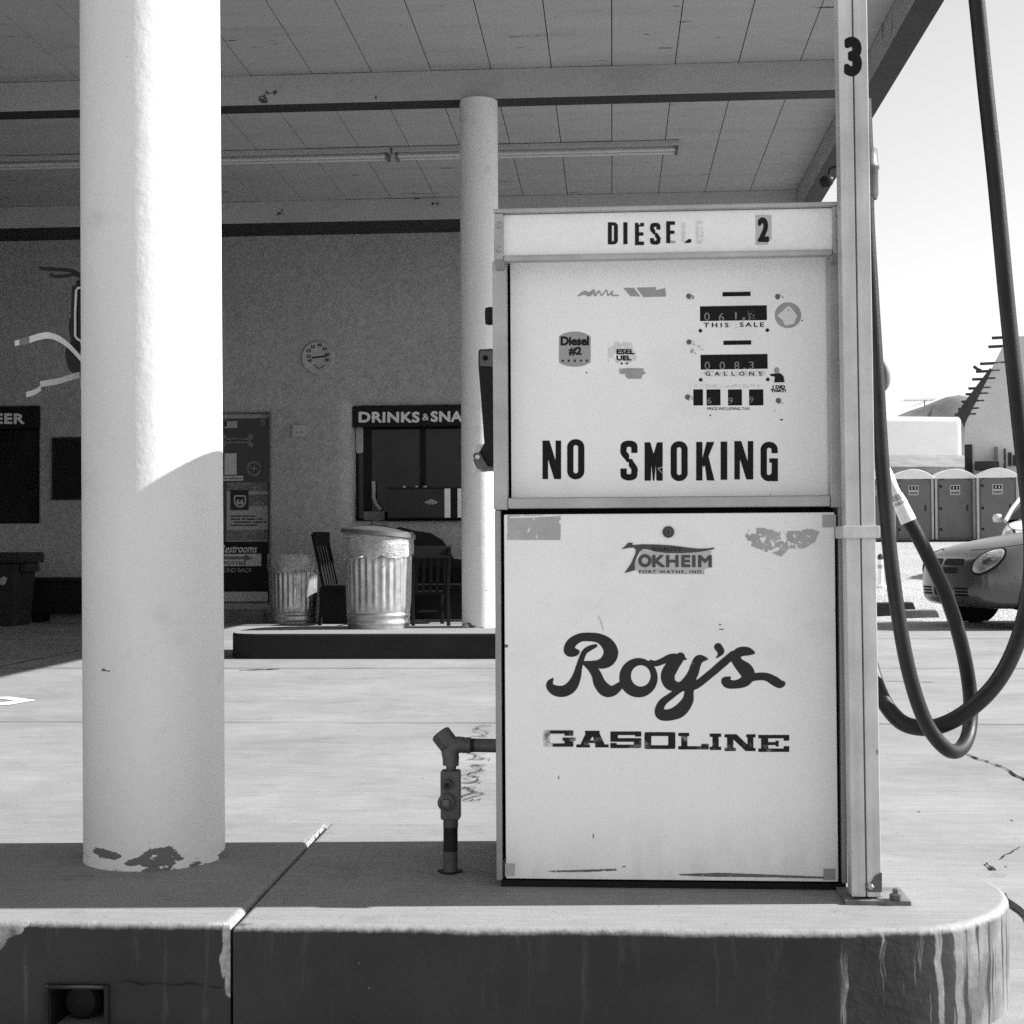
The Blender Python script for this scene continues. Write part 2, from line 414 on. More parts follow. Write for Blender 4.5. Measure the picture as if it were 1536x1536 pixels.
def sheet(name, f, bounds, step, place, mat, parent, loc=None):
    """contour the field f (in photo-pixel units) and lay the sheet with place(px,py) -> point"""
    x0, y0, x1, y1 = bounds
    nx, ny = max(2, int((x1 - x0) / step) + 1), max(2, int((y1 - y0) / step) + 1)
    xs, ys = np.linspace(x0, x1, nx), np.linspace(y0, y1, ny)
    gx, gy = np.meshgrid(xs, ys); g = f(gx, gy)
    vs = []; fs = []
    def emit(poly):
        k = len(vs); vs.extend(place(*p) for p in poly); fs.append(tuple(range(k, k + len(poly)))[::-1])
    for j in range(ny - 1):
        run = None
        for i in range(nx):
            full = i < nx - 1 and g[j, i] < 0 and g[j, i + 1] < 0 and g[j + 1, i] < 0 and g[j + 1, i + 1] < 0
            if full:
                if run is None: run = i
                continue
            if run is not None:
                emit([(xs[run], ys[j]), (xs[i], ys[j]), (xs[i], ys[j + 1]), (xs[run], ys[j + 1])]); run = None
            if i == nx - 1: break
            c = [(xs[i], ys[j], g[j, i]), (xs[i + 1], ys[j], g[j, i + 1]), (xs[i + 1], ys[j + 1], g[j + 1, i + 1]), (xs[i], ys[j + 1], g[j + 1, i])]
            if all(q[2] >= 0 for q in c): continue
            poly = []
            for a, b in zip(c, c[1:] + c[:1]):
                if a[2] < 0: poly.append((a[0], a[1]))
                if (a[2] < 0) != (b[2] < 0):
                    t = a[2] / (a[2] - b[2]); poly.append((a[0] + (b[0] - a[0]) * t, a[1] + (b[1] - a[1]) * t))
            if len(poly) >= 3: emit(poly)
    if not fs: return None
    return link_mesh(name, vs, fs, mat, parent, weld=False, loc=loc)

def text_polys(s, bold=0.0, shear=0.0, spacing=1.0):
    c = bpy.data.curves.new('t', 'FONT'); c.body = s; c.size = 1; c.offset = bold; c.shear = shear; c.space_character = spacing
    c.resolution_u = 4; c.fill_mode = 'FRONT'
    o = bpy.data.objects.new('t', c); COL.objects.link(o)
    dg = bpy.context.evaluated_depsgraph_get(); me = bpy.data.meshes.new_from_object(o.evaluated_get(dg))
    v = [tuple(q.co) for q in me.vertices]; f = [tuple(p.vertices) for p in me.polygons]
    bpy.data.objects.remove(o); bpy.data.curves.remove(c); bpy.data.meshes.remove(me)
    return v, f
def text(name, s, box, place, mat, parent, bold=0.0, shear=0.0, spacing=1.0, skew=0.0, rot=0.0):
    """writing fitted to a pixel box (x0,y0,x1,y1)"""
    lines = s.split('\n'); V = []; Fc = []
    x0, y0, x1, y1 = box; h = (y1 - y0) / len(lines)
    for i, ln in enumerate(lines):
        v, f = text_polys(ln, bold, shear, spacing)
        ax0, ax1 = min(p[0] for p in v), max(p[0] for p in v); ay0, ay1 = min(p[1] for p in v), max(p[1] for p in v)
        a, b = y0 + i * h, y0 + (i + (1 if len(lines) == 1 else .78)) * h; k = len(V)
        for p in v:
            u = x0 + (p[0] - ax0) / (ax1 - ax0) * (x1 - x0); w = b - (p[1] - ay0) / (ay1 - ay0) * (b - a) + skew * (u - x0)
            if rot:
                cx, cy = (x0 + x1) / 2, (y0 + y1) / 2
                u, w = cx + (u - cx) * math.cos(rot) - (w - cy) * math.sin(rot), cy + (u - cx) * math.sin(rot) + (w - cy) * math.cos(rot)
            V.append(place(u, w))
        Fc += [tuple(k + q for q in ff) for ff in f]
    return link_mesh(name, V, Fc, mat, parent, weld=False)

def f_text(st, box, grow=0.0, shear=0.0, spacing=1.0, rot=0.0):
    v, f = text_polys(st, 0, shear, spacing); cnt = {}
    for ff in f:
        for a, b in zip(ff, ff[1:] + ff[:1]): cnt[tuple(sorted((a, b)))] = cnt.get(tuple(sorted((a, b))), 0) + 1
    x0, y0, x1, y1 = box; x0 += grow; x1 -= grow; y0 += grow; y1 -= grow
    ax0, ax1 = min(p[0] for p in v), max(p[0] for p in v); ay0, ay1 = min(p[1] for p in v), max(p[1] for p in v)
    q = [(x0 + (p[0] - ax0) / (ax1 - ax0) * (x1 - x0), y1 - (p[1] - ay0) / (ay1 - ay0) * (y1 - y0)) for p in v]
    key = {}; 
    segs = [(q[a], q[b]) for (a, b), c in cnt.items() if c == 1]
    def fn(x, y):
        d = np.full(x.shape, 1e9); ins = np.zeros(x.shape, bool)
        for (ax, ay), (bx, by) in segs:
            ex, ey = bx - ax, by - ay; L = ex * ex + ey * ey
            if L < 1e-14: continue
            t = np.clip(((x - ax) * ex + (y - ay) * ey) / L, 0, 1); d = np.minimum(d, np.hypot(x - ax - ex * t, y - ay - ey * t))
            if ey != 0: ins ^= ((ay > y) != (by > y)) & (x < ax + (y - ay) * ex / ey)
        return np.where(ins, -d, d) - grow
    return fn
def btext(name, st, box, place, mat, parent, grow, step=.5, wear=None, **kw):
    f = f_text(st, box, grow, **kw)
    if wear: f = f_sub(f, wear)
    return sheet(name, f, (box[0] - 1, box[1] - 1, box[2] + 1, box[3] + 1), step, place, mat, parent)

def fill_holes(outer, holes):
    """flat outline with holes -> verts (2D), faces"""
    c = bpy.data.curves.new('t', 'CURVE'); c.dimensions = '2D'; c.fill_mode = 'FRONT'
    for lp in [outer] + holes:
        sp = c.splines.new('POLY'); sp.points.add(len(lp) - 1); sp.use_cyclic_u = True
        for q, p in zip(sp.points, lp): q.co = (p[0], p[1], 0, 1)
    o = bpy.data.objects.new('t', c); COL.objects.link(o)
    dg = bpy.context.evaluated_depsgraph_get(); me = bpy.data.meshes.new_from_object(o.evaluated_get(dg))
    v = [(q.co.x, q.co.y) for q in me.vertices]; f = [tuple(p.vertices) for p in me.polygons]
    bpy.data.objects.remove(o); bpy.data.curves.remove(c); bpy.data.meshes.remove(me)
    return v, f
def rrect(x0, x1, z0, z1, r, n=6):
    out = []
    for cx, cz, a0 in ((x1 - r, z1 - r, 0), (x0 + r, z1 - r, 90), (x0 + r, z0 + r, 180), (x1 - r, z0 + r, 270)):
        for i in range(n + 1):
            a = R(a0 + 90 * i / n); out.append((cx + r * math.cos(a), cz + r * math.sin(a)))
    return out
def copy_tree(o, parent=None):
    c = o.copy(); COL.objects.link(c); c.parent = parent
    for ch in list(o.children): copy_tree(ch, c)
    return c

# =================================================================== THE SETTING
def smooth(a, b, t):
    t = min(1, max(0, (t - a) / (b - a))); return t * t * (3 - 2 * t)
def zg(x, y):
    m = max(smooth(2.4, 4.4, x), smooth(40, 60, y))
    return -.03 + m * min(1, max(0, (y - 17.0) / 28)) * .98 + (.02 * mnoise.noise((x * .3, y * .3, 0)) * m if y < 80 else 0)

xs = [-4000, -800, -200, -60, -25, -12, -6, -2, 0, 1, 2, 2.4, 2.7, 3, 3.3, 3.6, 4, 4.4, 5, 6, 7, 8, 9, 10, 11, 12, 14, 17, 22, 30, 60, 200, 800, 4000]
ys = [-200, -40, -10, 0, 8, 14, 16, 17, 18, 19, 20, 21, 22, 24, 26, 28, 30, 33, 36, 39, 42, 45, 48, 52, 60, 75, 100, 200, 500, 1500, 6000]
vs = [(x, y, zg(x, y)) for y in ys for x in xs]; nx = len(xs)
fs = [(j * nx + i, j * nx + i + 1, (j + 1) * nx + i + 1, (j + 1) * nx + i) for j in range(len(ys) - 1) for i in range(nx - 1)]
tag(link_mesh('gravel_ground', vs, fs, MT['gravel'], smooth=60), kind='structure')

mb = MB(); mb.box(-40, 30, .3, 17.15, -.2, 0)
tag(mb.obj('concrete_pavement', MT['pave'], bev=.004), kind='structure')

def ribbon(pts, w, jit=.0, z=.004):
    vs = []; fs = []
    for i, p in enumerate(pts):
        p = Vector(p); d = (Vector(pts[min(i + 1, len(pts) - 1)]) - Vector(pts[max(0, i - 1)])).normalized(); nrm = Vector((-d.y, d.x, 0))
        a = w * (.5 + random.uniform(-jit, jit)); b = w * (.5 + random.uniform(-jit, jit))
        vs += [p + nrm * a + Vector((0, 0, z)), p - nrm * b + Vector((0, 0, z))]
        if i: fs.append((2 * i - 2, 2 * i - 1, 2 * i + 1, 2 * i))
    return vs, fs
def wander(p0, p1, n, amp):
    a, b = Vector(p0), Vector(p1); d = (b - a); nrm = Vector((-d.y, d.x, 0)).normalized(); out = []
    for i in range(n + 1):
        k = math.sin(math.pi * i / n) ** .5 if 0 < i < n else 0
        out.append(a + d * i / n + nrm * random.uniform(-amp, amp) * k)
    return out
mb = MB()
for y_ in (7.33, 10.6, 13.9):                       # sawn joints across the slab
    mb.add(*ribbon(wander((-14, y_, 0), (8, y_, 0), 60, .004), .009 + .002 * y_ * .3, .3))
for x_ in (-4.6,):
    mb.add(*ribbon(wander((x_, 3.5, 0), (x_, 17, 0), 50, .004), .012, .3))
for a, b, n, am, w in ((atz(1436, 1128, 0), atz(1500, 1150, 0), 9, .02, .016), (atz(1500, 1150, 0), atz(1560, 1185, 0), 9, .02, .016),
                       (atz(1478, 1296, 0), atz(1490, 1306, 0), 3, .003, .014), (atz(1500, 1290, 0), atz(1530, 1272, 0), 7, .01, .005),
                       (atz(1503, 1342, 0), atz(1580, 1420, 0), 10, .004, .020), (atz(1485, 1314, 0), atz(1510, 1315, 0), 4, .003, .004),
                       (atz(360, 1006, 0), atz(420, 1004, 0), 8, .05, .05), (atz(1330, 1022, 0), atz(1400, 1024, 0), 6, .03, .03)):
    mb.add(*ribbon(wander(a, b, n, am * .55), w * .7, .4))
for k0, amp in ((0, .035), (1.7, .05)):           # thin scrawl of tar behind the conduit
    pts = []
    for k in range(120):
        t = k / 119; q = atz(721 - 20 * t + 6 * math.sin(k * .12 + k0), 1088 + 126 * t, 0)
        pts.append(q + Vector((amp * math.sin(k * 1.15 + k0 * 3) * (.4 + .6 * abs(math.sin(k * .21))), .05 * math.sin(k * .77), 0)))
    for i in range(0, 110, 11):
        mb.add(*ribbon(pts[i:i + 9], .0045, .45))
tag(mb.obj('pavement_joints', MT['crack'], weld=False), kind='structure')
mb = MB()
q = [atz(px, py, .004) for px, py in ((-30, 1046), (15, 1045), (54, 1050), (14, 1057), (-30, 1060), (-30, 1056), (6, 1053.5), (22, 1050.5), (6, 1048.5), (-30, 1050))]
mb.add(q, [tuple(range(len(q)))])
tag(mb.obj('pavement_marking', MT['road_paint'], weld=False), kind='structure')

# small stones lying about on the slab, too many and too small to count
mb = MB()
for i in range(55):
    x_, y_ = random.uniform(-3.5, 4.5), random.uniform(3.9, 15)
    if i < 10: x_, y_ = random.uniform(.9, 1.6), random.uniform(3.6, 5.2)
    r_ = random.uniform(.002, .006); mt_ = Matrix.Rotation(random.random() * 6, 3, 'Z')
    prof = [(0, -r_ * .3), (r_, r_ * .1), (r_ * .7, r_ * .6), (0, r_ * .8)]
    mb.lathe(prof, (x_, y_, 0), 6, mod=lambda i, a: .75 + .4 * abs(math.sin(a * 1.3 + x_)))
tag(mb.obj('pebbles', MT['rockm'], smooth=50), kind='stuff')

# mountain far behind
nxm, nym = 90, 14; vs = []; fs = []
for j in range(nym):
    for i in range(nxm):
        u = i / (nxm - 1); x_ = -400 + 2200 * u; y_ = 2300 + 90 * j
        prof = 0
        for cx, h, w in ((664, 292, 330), (560, 250, 500), (720, 262, 420), (1250, 230, 420), (1600, 190, 400), (100, 120, 420)):
            prof = max(prof, h * math.exp(-(abs(x_ - cx) / w) ** 1.5))
        dep = math.sin(math.pi * min(1, j / 7) * .5) if j <= 7 else 1 - (j - 7) / 7
        n = mnoise.fractal((x_ / 90, y_ / 160, 3), 1, 2, 4)
        vs.append((x_, y_, max(-2, (prof * dep) * (1 + .035 * n) + 4 * n - 1)))
fs = [(j * nxm + i, j * nxm + i + 1, (j + 1) * nxm + i + 1, (j + 1) * nxm + i) for j in range(nym - 1) for i in range(nxm - 1)]
tag(link_mesh('mountain', vs, fs, MT['mountain'], smooth=70), kind='structure')

# =================================================================== FUEL ISLANDS
def island_mesh(outline, h, bev, segs=5):
    """outline counter-clockwise; rounded upper edge; top material 0, sides material 1"""
    n = len(outline); bm = bmesh.new(); P2 = [Vector(p) for p in outline]; nr = []
    for i in range(n):
        d0 = (P2[i] - P2[i - 1]).normalized(); d1 = (P2[(i + 1) % n] - P2[i]).normalized()
        a = Vector((-d0.y, d0.x)); b = Vector((-d1.y, d1.x)); m = (a + b)
        m = m / max(.35, m.dot(a)) if m.length > 1e-6 else a
        nr.append(m)
    prof = [(0, 0), (0, h - bev)] + [(bev * (1 - math.cos(R(90 * k / segs))), h - bev + bev * math.sin(R(90 * k / segs))) for k in range(1, segs + 1)]
    rings = [[bm.verts.new((P2[i].x + nr[i].x * o, P2[i].y + nr[i].y * o, z)) for i in range(n)] for o, z in prof]
    for j in range(len(rings) - 1):
        for i in range(n):
            f = bm.faces.new((rings[j][i], rings[j][(i + 1) % n], rings[j + 1][(i + 1) % n], rings[j + 1][i])); f.material_index = 1 if j < len(rings) - 2 else 0
    bm.faces.new(rings[-1]); bm.faces.new(rings[0][::-1]); bmesh.ops.recalc_face_normals(bm, faces=bm.faces)
    return bm
def bm_obj(name, bm, mats, parent, smooth=45):
    o0 = origin(parent); bmesh.ops.translate(bm, verts=bm.verts, vec=-o0)
    me = bpy.data.meshes.new(name); bm.to_mesh(me); bm.free()
    for m in mats: me.materials.append(m)
    me.shade_smooth(); me.set_sharp_from_angle(angle=R(smooth))
    o = bpy.data.objects.new(name, me); COL.objects.link(o); o.parent = parent
    wn_ = o.modifiers.new('normals', 'WEIGHTED_NORMAL'); wn_.keep_sharp = True; wn_.weight = 100; return o

isl = thing('fuel_island', 'dark sided concrete island carrying the pump and the near white column', 'island', (0, 0, 0))
yf, yb = 2.655, 3.645
end = [tuple(p[:2]) for p in catmull([(.30, yf + .004, 0), (.43, yf + .012, 0), (.60, 2.705, 0), (.72, 2.82, 0), (.775, 2.98, 0), (.74, 3.16, 0), (.62, 3.32, 0), (.36, 3.47, 0), (.06, 3.585, 0), (-.25, yb - .003, 0)], 6)]
def wob_edge(x0, x1, y, n, a): return [(x0 + (x1 - x0) * i / n, y + a * mnoise.noise((x0 + (x1 - x0) * i / n * 6, y, 2))) for i in range(n + 1)]
rs = wob_edge(-.697, .27, yf, 24, .006) + end + [(-.45, yb), (-.712, yb)]
o = bm_obj('slab', island_mesh(rs, .2, .016), [MT['island_top'], MT['curb']], isl)
# left slab with a utility opening low in its front
ls = [(-7, yf + .006)] + wob_edge(-2.2, -.704, yf + .006, 30, .002) + [(-.720, yb), (-7, yb)]
bm = island_mesh(ls, .2, .014)
left = bm_obj('slab', bm, [MT['island_top'], MT['curb'], MT['black']], isl)
hx0, hx1 = X(74, 1500, yf), X(156, 1500, yf); hz1 = Z(110, 1484, yf)
cut = link_mesh('cut', [(x, y, z) for x in (hx0, hx1) for y in (2.5, 2.86) for z in (-.05, hz1)],
                [(0, 1, 3, 2), (4, 6, 7, 5), (0, 4, 5, 1), (2, 3, 7, 6), (0, 2, 6, 4), (1, 5, 7, 3)], MT['black'])
md = left.modifiers.new('b', 'BOOLEAN'); md.object = cut; md.operation = 'DIFFERENCE'; md.solver = 'EXACT'
dg = bpy.context.evaluated_depsgraph_get(); me = bpy.data.meshes.new_from_object(left.evaluated_get(dg)); left.modifiers.clear(); left.data = me; wn_ = left.modifiers.new('normals', 'WEIGHTED_NORMAL'); wn_.keep_sharp = True; wn_.weight = 100
for p_ in me.polygons:
    c_ = p_.center
    if hx0 - .002 < c_.x < hx1 + .002 and c_.z < hz1 + .002 and c_.y > yf + .03: p_.material_index = 2
bpy.data.objects.remove(cut)
mb = MB(); w_ = .009
mb.box(hx0 - w_, hx0 - .001, yf - .004, yf + .03, 0.0, hz1 + w_); mb.box(hx1 + .001, hx1 + w_, yf - .004, yf + .03, 0.0, hz1 + w_); mb.box(hx0 - .001, hx1 + .001, yf - .004, yf + .03, hz1 + .001, hz1 + w_)
mb.obj('opening_frame', MT['conduit_dark'], isl, bev=.002)
mb = MB(); mb.lathe([(0, -.02), (.036, -.02), (.036, .015), (.028, .024), (0, .026)], (X(122, 1530, 2.72), 2.74, .035), 20, mat=Matrix.Rotation(R(90), 3, 'X'))
mb.obj('drain_cap', MT['plastic'], isl, smooth=40)

cr_ = [(178, 1474), (195, 1472), (214, 1477), (238, 1475), (262, 1478), (285, 1475), (305, 1479), (331, 1482)]
sheet('crack', f_sub(f_stroke([(a, b, .5 + .7 * (i % 3) / 2) for i, (a, b) in enumerate(cr_)], 5), f_noise(9, .17, 1, 3)), (174, 1466, 334, 1488), .6, lambda px, py: at(px, py, yf + .0025), MT['black'], isl)
ri = thing('fuel_island', 'farther dark sided island under the slim column and the lidded bin', 'island', (0, 0, 0))
y0, y1 = 11.5, 12.62; xe = -3.10
pts = [(1.4, y0), (1.4, y1)] + [tuple(p[:2]) for p in catmull([(xe + .75, y1, 0), (xe + .30, y1 - .06, 0), (xe + .07, y1 - .25, 0), (xe, y0 + .5, 0), (xe + .02, y0 + .22, 0), (xe + .10, y0 + .06, 0), (xe + .26, y0, 0)], 5)]
bm_obj('slab', island_mesh(pts, .2, .02), [MT['island_top'], M('curb_paint_plain', .022, .3, 5, .6, bump=.3)], ri)

# =================================================================== CANOPY
YW = 17.6; ZC, ZB = 4.96, 4.70; XF0, XF1 = 2.145, 2.355; XL = -24.0; YF = 1.4
can = thing('canopy', 'wide white boarded canopy on round columns over the islands', 'canopy', (0, 0, 0))
mb = MB(); edges = [XF0]; random.seed(11)
while edges[-1] > XL: edges.append(edges[-1] - (.515 + random.choice((-.03, 0, .02, .02, 0))))
for a, b in zip(edges[:-1], edges[1:]):
    dz = random.uniform(0, .004); mb.box(b + .0036, a - .0036, YF + .2, YW, ZC + dz, ZC + .03 + dz)
mb.obj('ceiling_boards', MT['ceiling'], can, bev=.003)
MB().box(XL, XF0, YF + .2, YW + 7, ZC + .045, ZC + .30).obj('roof_slab', MT['black'], can)
def beam(y0, y1, nm='beam'):
    MB().box(XL, XF0 - .002, y0, y1, ZB + .004, ZC - .001).obj(nm, MT['ceiling'], can, bev=.004)
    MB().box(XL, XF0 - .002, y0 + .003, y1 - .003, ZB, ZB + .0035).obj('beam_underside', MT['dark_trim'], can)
beam(3.12, 3.35); beam(7.75, 7.98); beam(12.36, 12.585); beam(16.9, YW - .002)
mb = MB().box(XF0, XF1, YF, YW + 7, ZB + .004, ZC + .42); mb.obj('fascia', MT['ceiling'], can, bev=.004)
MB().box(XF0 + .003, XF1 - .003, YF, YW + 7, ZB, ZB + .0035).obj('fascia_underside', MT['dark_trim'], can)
MB().box(XL, XF0 - .002, YF, YF + .2, ZB, ZC + .42).obj('fascia', MT['ceiling'], can, bev=.004)

def column(label, x, y, r, z0, z1, rings):
    n = 64; mb = MB()
    prof = [(r * 1.004, z0 - .004)] + [(r, z0 + .012)] + [(r, z0 + (z1 - z0) * k / 10) for k in range(1, 10)] + [(r, z1)]
    mb.lathe([(a, b - z0) for a, b in prof], (0, 0, 0), n, mod=lambda i, a: 1 + (.004 * mnoise.noise((math.cos(a) * 2, math.sin(a) * 2, i)) if i < 2 else .0015 * mnoise.noise((math.cos(a), math.sin(a), i * .7))))
    o = mb.obj('canopy_column', MT['column'], smooth=50, loc=(0, 0, 0)); o.location = (x, y, z0); o.rotation_euler = (0, 0, rings)
    return tag(o, label, 'column', 'round white canopy columns')
column('thick white round column nearest the pump, flaked at its foot', -1.0255, 3.227, .1545, .2, ZB, 0)
COL.objects['canopy_column'].rotation_euler = (0, -.0054, 0)
column('distant slim white round column behind the pump, standing on the rear island', -1.118, 12.43, .163, .2, ZB, 2)

def tube_light(x1, label):
    L = 2.93; t = thing('tube_light', label, 'ceiling light', (x1 - L / 2, 14.78, ZC - .002), 'tube lights under the canopy')
    a, b = x1 - L + .01, x1 - .01
    mb = MB(); mb.box(a, b, 14.68, 14.88, ZC - .055, ZC - .004); mb.obj('housing', MT['ceiling'], t, bev=.006)
    for dy in (-.055, .055):
        mb = MB(); mb.tube([(a + .05, 14.78 + dy, ZC - .088), (b - .05, 14.78 + dy, ZC - .088)], .019, 12); mb.obj('tube', MT['tube'], t, smooth=50)
    for xx in (a + .02, b - .05):
        mb = MB(); mb.box(xx, xx + .03, 14.70, 14.86, ZC - .115, ZC - .057); mb.obj('lamp_holder', MT['scuff'], t, bev=.004)
tube_light(.72, 'double tube light under the canopy nearest the pump and road side')
tube_light(-2.22, 'double tube light passing behind the thick near column')
tube_light(-5.16, 'double tube light farthest left under the canopy')

fl = thing('flood_lamp', 'small round dark lamp hung under the edge of the canopy', 'lamp', (2.08, 14.2, ZB - .1))
mb = MB(); c0 = at(1240, 272, 13.9)
mb.lathe([(0, -.06), (.045, -.055), (.062, -.01), (.052, .035), (.03, .06), (0, .062)], c0, 20, mat=Matrix.Rotation(R(65), 3, 'Y')); mb.obj('lamp_head', MT['bulb'], fl, smooth=45)
mb = MB(); mb.tube([c0 + Vector((.02, 0, .04)), c0 + Vector((.03, 0, .12)), Vector((XF0 - .004, c0.y, c0.z + .14))], .014, 8); mb.obj('bracket', MT['bulb'], fl, smooth=45)

# =================================================================== SHOP BUILDING
P = lambda px, py: at(px, py, YW)
shop = thing('shop_building', 'stuccoed shop front with rounded openings under the canopy', 'building', (-4, YW, 0))
zt = 5.2
ow = dict(beer=(-9.4, X(58, 700, YW), Z(30, 785, YW), Z(30, 610, YW)),
          door=(X(236, 760, YW), X(403, 760, YW), Z(403, 905, YW), Z(403, 618, YW)),
          snack=(X(527, 700, YW), X(762, 700, YW), Z(560, 781, YW), Z(560, 608, YW)))
RV = dict(beer=.03, door=.05, snack=.17)
holes = []; reveal = MB()
for k, (a, b, c, d) in ow.items():
    r = RV[k]; n = 5
    loops = []
    for i in range(7):
        t = R(90 * i / 6); off = r * (1 - math.sin(t)); y_ = YW + r * (1 - math.cos(t)); loops.append((off, y_))
    loops.append((0, YW + r + (.20 if k != 'beer' else .10)))
    ring = []
    for off, y_ in loops:
        ring.append([(x_, y_, z_) for x_, z_ in rrect(a - off, b + off, c - off, d + off, .02 + off * .8, n)])
    m_ = len(ring[0])
    base = len(reveal.v); vv = [p for l in ring for p in l]
    reveal.add(vv, [(i * m_ + q, i * m_ + (q + 1) % m_, (i + 1) * m_ + (q + 1) % m_, (i + 1) * m_ + q) for i in range(len(ring) - 1) for q in range(m_)])
    holes.append([(x_, z_) for x_, _, z_ in ring[0]])
v2, f2 = fill_holes([(XL, -.05), (XF0 + .03, -.05), (XF0 + .03, zt), (XL, zt)], holes)
wall = MB(); wall.add([(x_, YW, z_) for x_, z_ in v2], f2); wall.add(reveal.v, [tuple(f) for f in reveal.f])
xr = XF0 + .03
wall.add([(xr, YW, -.05), (xr, YW + 8, -.05), (xr, YW + 8, zt), (xr, YW, zt)], [(0, 1, 2, 3)])
wall.add([(XL, YW, -.05), (XL, YW + 8, -.05), (XL, YW + 8, zt), (XL, YW, zt)], [(0, 1, 2, 3)])
wall.add([(XL, YW + 8, -.05), (xr, YW + 8, -.05), (xr, YW + 8, zt), (XL, YW + 8, zt)], [(0, 1, 2, 3)])
wall.obj('wall', MT['stucco'], shop, smooth=50)
MB().box(-10.0, -9.7, -1, YW - .004, -.05, ZB - .02).obj('added_shade_wall', MT['stucco'], shop, bev=.03)  # unseen wall added to darken the left side under the canopy
MB().box(XL + .05, xr - .05, YW + .9, YW + 1.0, -.05, zt).obj('inner_partition', MT['black'], shop)
# doorstep
MB().box(ow['door'][0] - .25, ow['door'][1] + .02, YW - .32, YW - .004, -.01, .13).obj('doorstep', MT['rockm'], shop, bev=.01)

def window(name, key, refl_bars, dy):
    a, b, c, d = ow[key]; y_ = YW + dy
    w = MB(); t = .035
    w.box(a + .003, a + t, y_, y_ + .05, c, d); w.box(b - t, b - .003, y_, y_ + .05, c, d); w.box(a + t, b - t, y_, y_ + .05, c + .002, c + t); w.box(a + t, b - t, y_, y_ + .05, d - t, d - .002)
    fr = w.obj('window', MT['black'], shop, bev=.004)
    MB().box(a + t, b - t, y_ + .02, y_ + .026, c + t, d - t).obj('pane', MT['glass'], fr)
    for px, w2 in refl_bars:
        x_ = X(px, 700, y_); MB().box(x_ - w2, x_ + w2, y_ - .004, y_ + .018, c + t, d - t).obj('reflection_bar', MT['black'], fr, bev=.004)  # dark bars imitate reflections in the glass, no real glazing bars
    return fr
window('window', 'beer', [], .10); wn_ = window('window', 'snack', [(551, .05), (634, .035)], .30)
px0 = ow['snack'][0]
v = rrect(px0 + .01, px0 + .10, Z(535, 680, YW + .28), Z(535, 641, YW + .28), .03)
MB().prism(v, YW + .275, YW + .281).obj('notice_card', MT['sticker'], wn_)

mb = MB(); mb.tube(catmull([at(px, py, YW + .27) for px, py in ((560, 722), (560.5, 735), (561, 748), (566, 758), (572, 765))], 5), .026, 10); mb.obj('display_arm', MT['sticker'], wn_, smooth=60)
MB().box(X(546, 770, YW + .24), X(578, 770, YW + .24), YW + .2, YW + .28, Z(560, 780.5, YW + .24), Z(560, 767, YW + .24)).obj('display_tray', MT['scuff'], wn_, bev=.01)
# glass door, papered with notices
a, b, c, d = ow['door']; yd = YW + .19
DP = lambda px, py, k=0: at(px, py, yd - .002 - .001 * k)
w = MB(); t = .05
w.box(a + .002, a + t, yd, yd + .05, c, d - .06); w.box(b - .014, b - .002, yd, yd + .05, c, d - .06)
w.box(a + .002, b - .002, yd, yd + .05, d - .058, d - .002); w.box(a + t, b - .014, yd + .002, yd + .05, c + .002, Z(380, 903, yd))
door = w.obj('door', MT['sticker'], shop, bev=.004)
MB().box(a + t, b - .014, yd + .01, yd + .03, Z(380, 888, yd) + .004, d - .06).obj('door_glass', MT['glass'], door)
def dbox(nm, px0, py0, px1, py1, m, k=0, tk=.004):
    p0, p1 = DP(px0, py1), DP(px1, py0); y_ = yd - .002 - k * .004
    return MB().box(p0.x, p1.x, y_ - tk + .001, y_ + .002, p0.z, p1.z).obj(nm, MT[m], door)
dbox('kick_plate', 250, 902, 402, 888, 'emblem_bg'); dbox('push_bar', 250, 640, 340, 630, 'poster_mid')
dbox('notice', 337, 642, 356, 632, 'sticker'); dbox('notice', 391, 638, 400, 627, 'poster_mid'); dbox('poster', 337, 712, 355, 680, 'emblem_bg')
dbox('notice', 330, 721, 365, 714, 'emblem_bg'); dbox('poster', 340, 812, 402, 737, 'sticker'); dbox('poster_heading', 340, 736, 402, 724, 'poster_mid')
dbox('poster', 340, 810.5, 402, 795, 'poster_mid', 1); dbox('poster', 373, 759, 401.5, 742, 'poster_mid', 1); dbox('badge', 346, 765, 373, 735, 'poster_dark', 2); dbox('direction_sign', 320, 849, 392, 831, 'emblem_bg'); dbox('restroom_board', 300, 886, 402, 813, 'sign_black', -.5)
D1 = lambda px, py: at(px, py, yd - .0075); D2 = lambda px, py: at(px, py, yd - .0165)
text('lettering', 'Restrooms', (330, 817, 386, 829), D1, MT['pale'], door, .01, .35)
text('lettering', 'AROUND BACK', (318, 852, 378, 858.5), D1, MT['sticker'], door)
text('lettering', 'PORTA POTTIES', (303, 842, 369, 847.5), D1, MT['ink_clean'], door, .015)
sheet('arrow', f_or(f_box(310, 834.6, 368, 839), f_poly([(366, 831.5), (381, 836.8), (366, 842)])), (308, 830, 383, 843), .6, D1, MT['poster_mid'], door)
text('lettering', 'No Soliciting', (334, 715.5, 363, 720), D1, MT['ink_clean'], door, .015)
for k, py in enumerate((773, 777.5, 782, 786.5)):
    sheet('text_line', f_sub(f_box(346, py, 386 + 8 * (k % 3), py + 2.4), f_noise(2.6, .12, 1, k)), (345, py - 1, 400, py + 4), .7, D1, MT['ink_clean'], door)
sheet('shield', f_sub(f_or(f_box(351, 743, 369, 757, 3), f_ell(360, 756, 7.5, 5)), f_or(f_box(352.6, 744.6, 367.4, 756, 2.4), f_ell(360, 755.5, 6, 3.6))), (348, 739, 372, 764), .5, D2, MT['emblem_bg'], door)
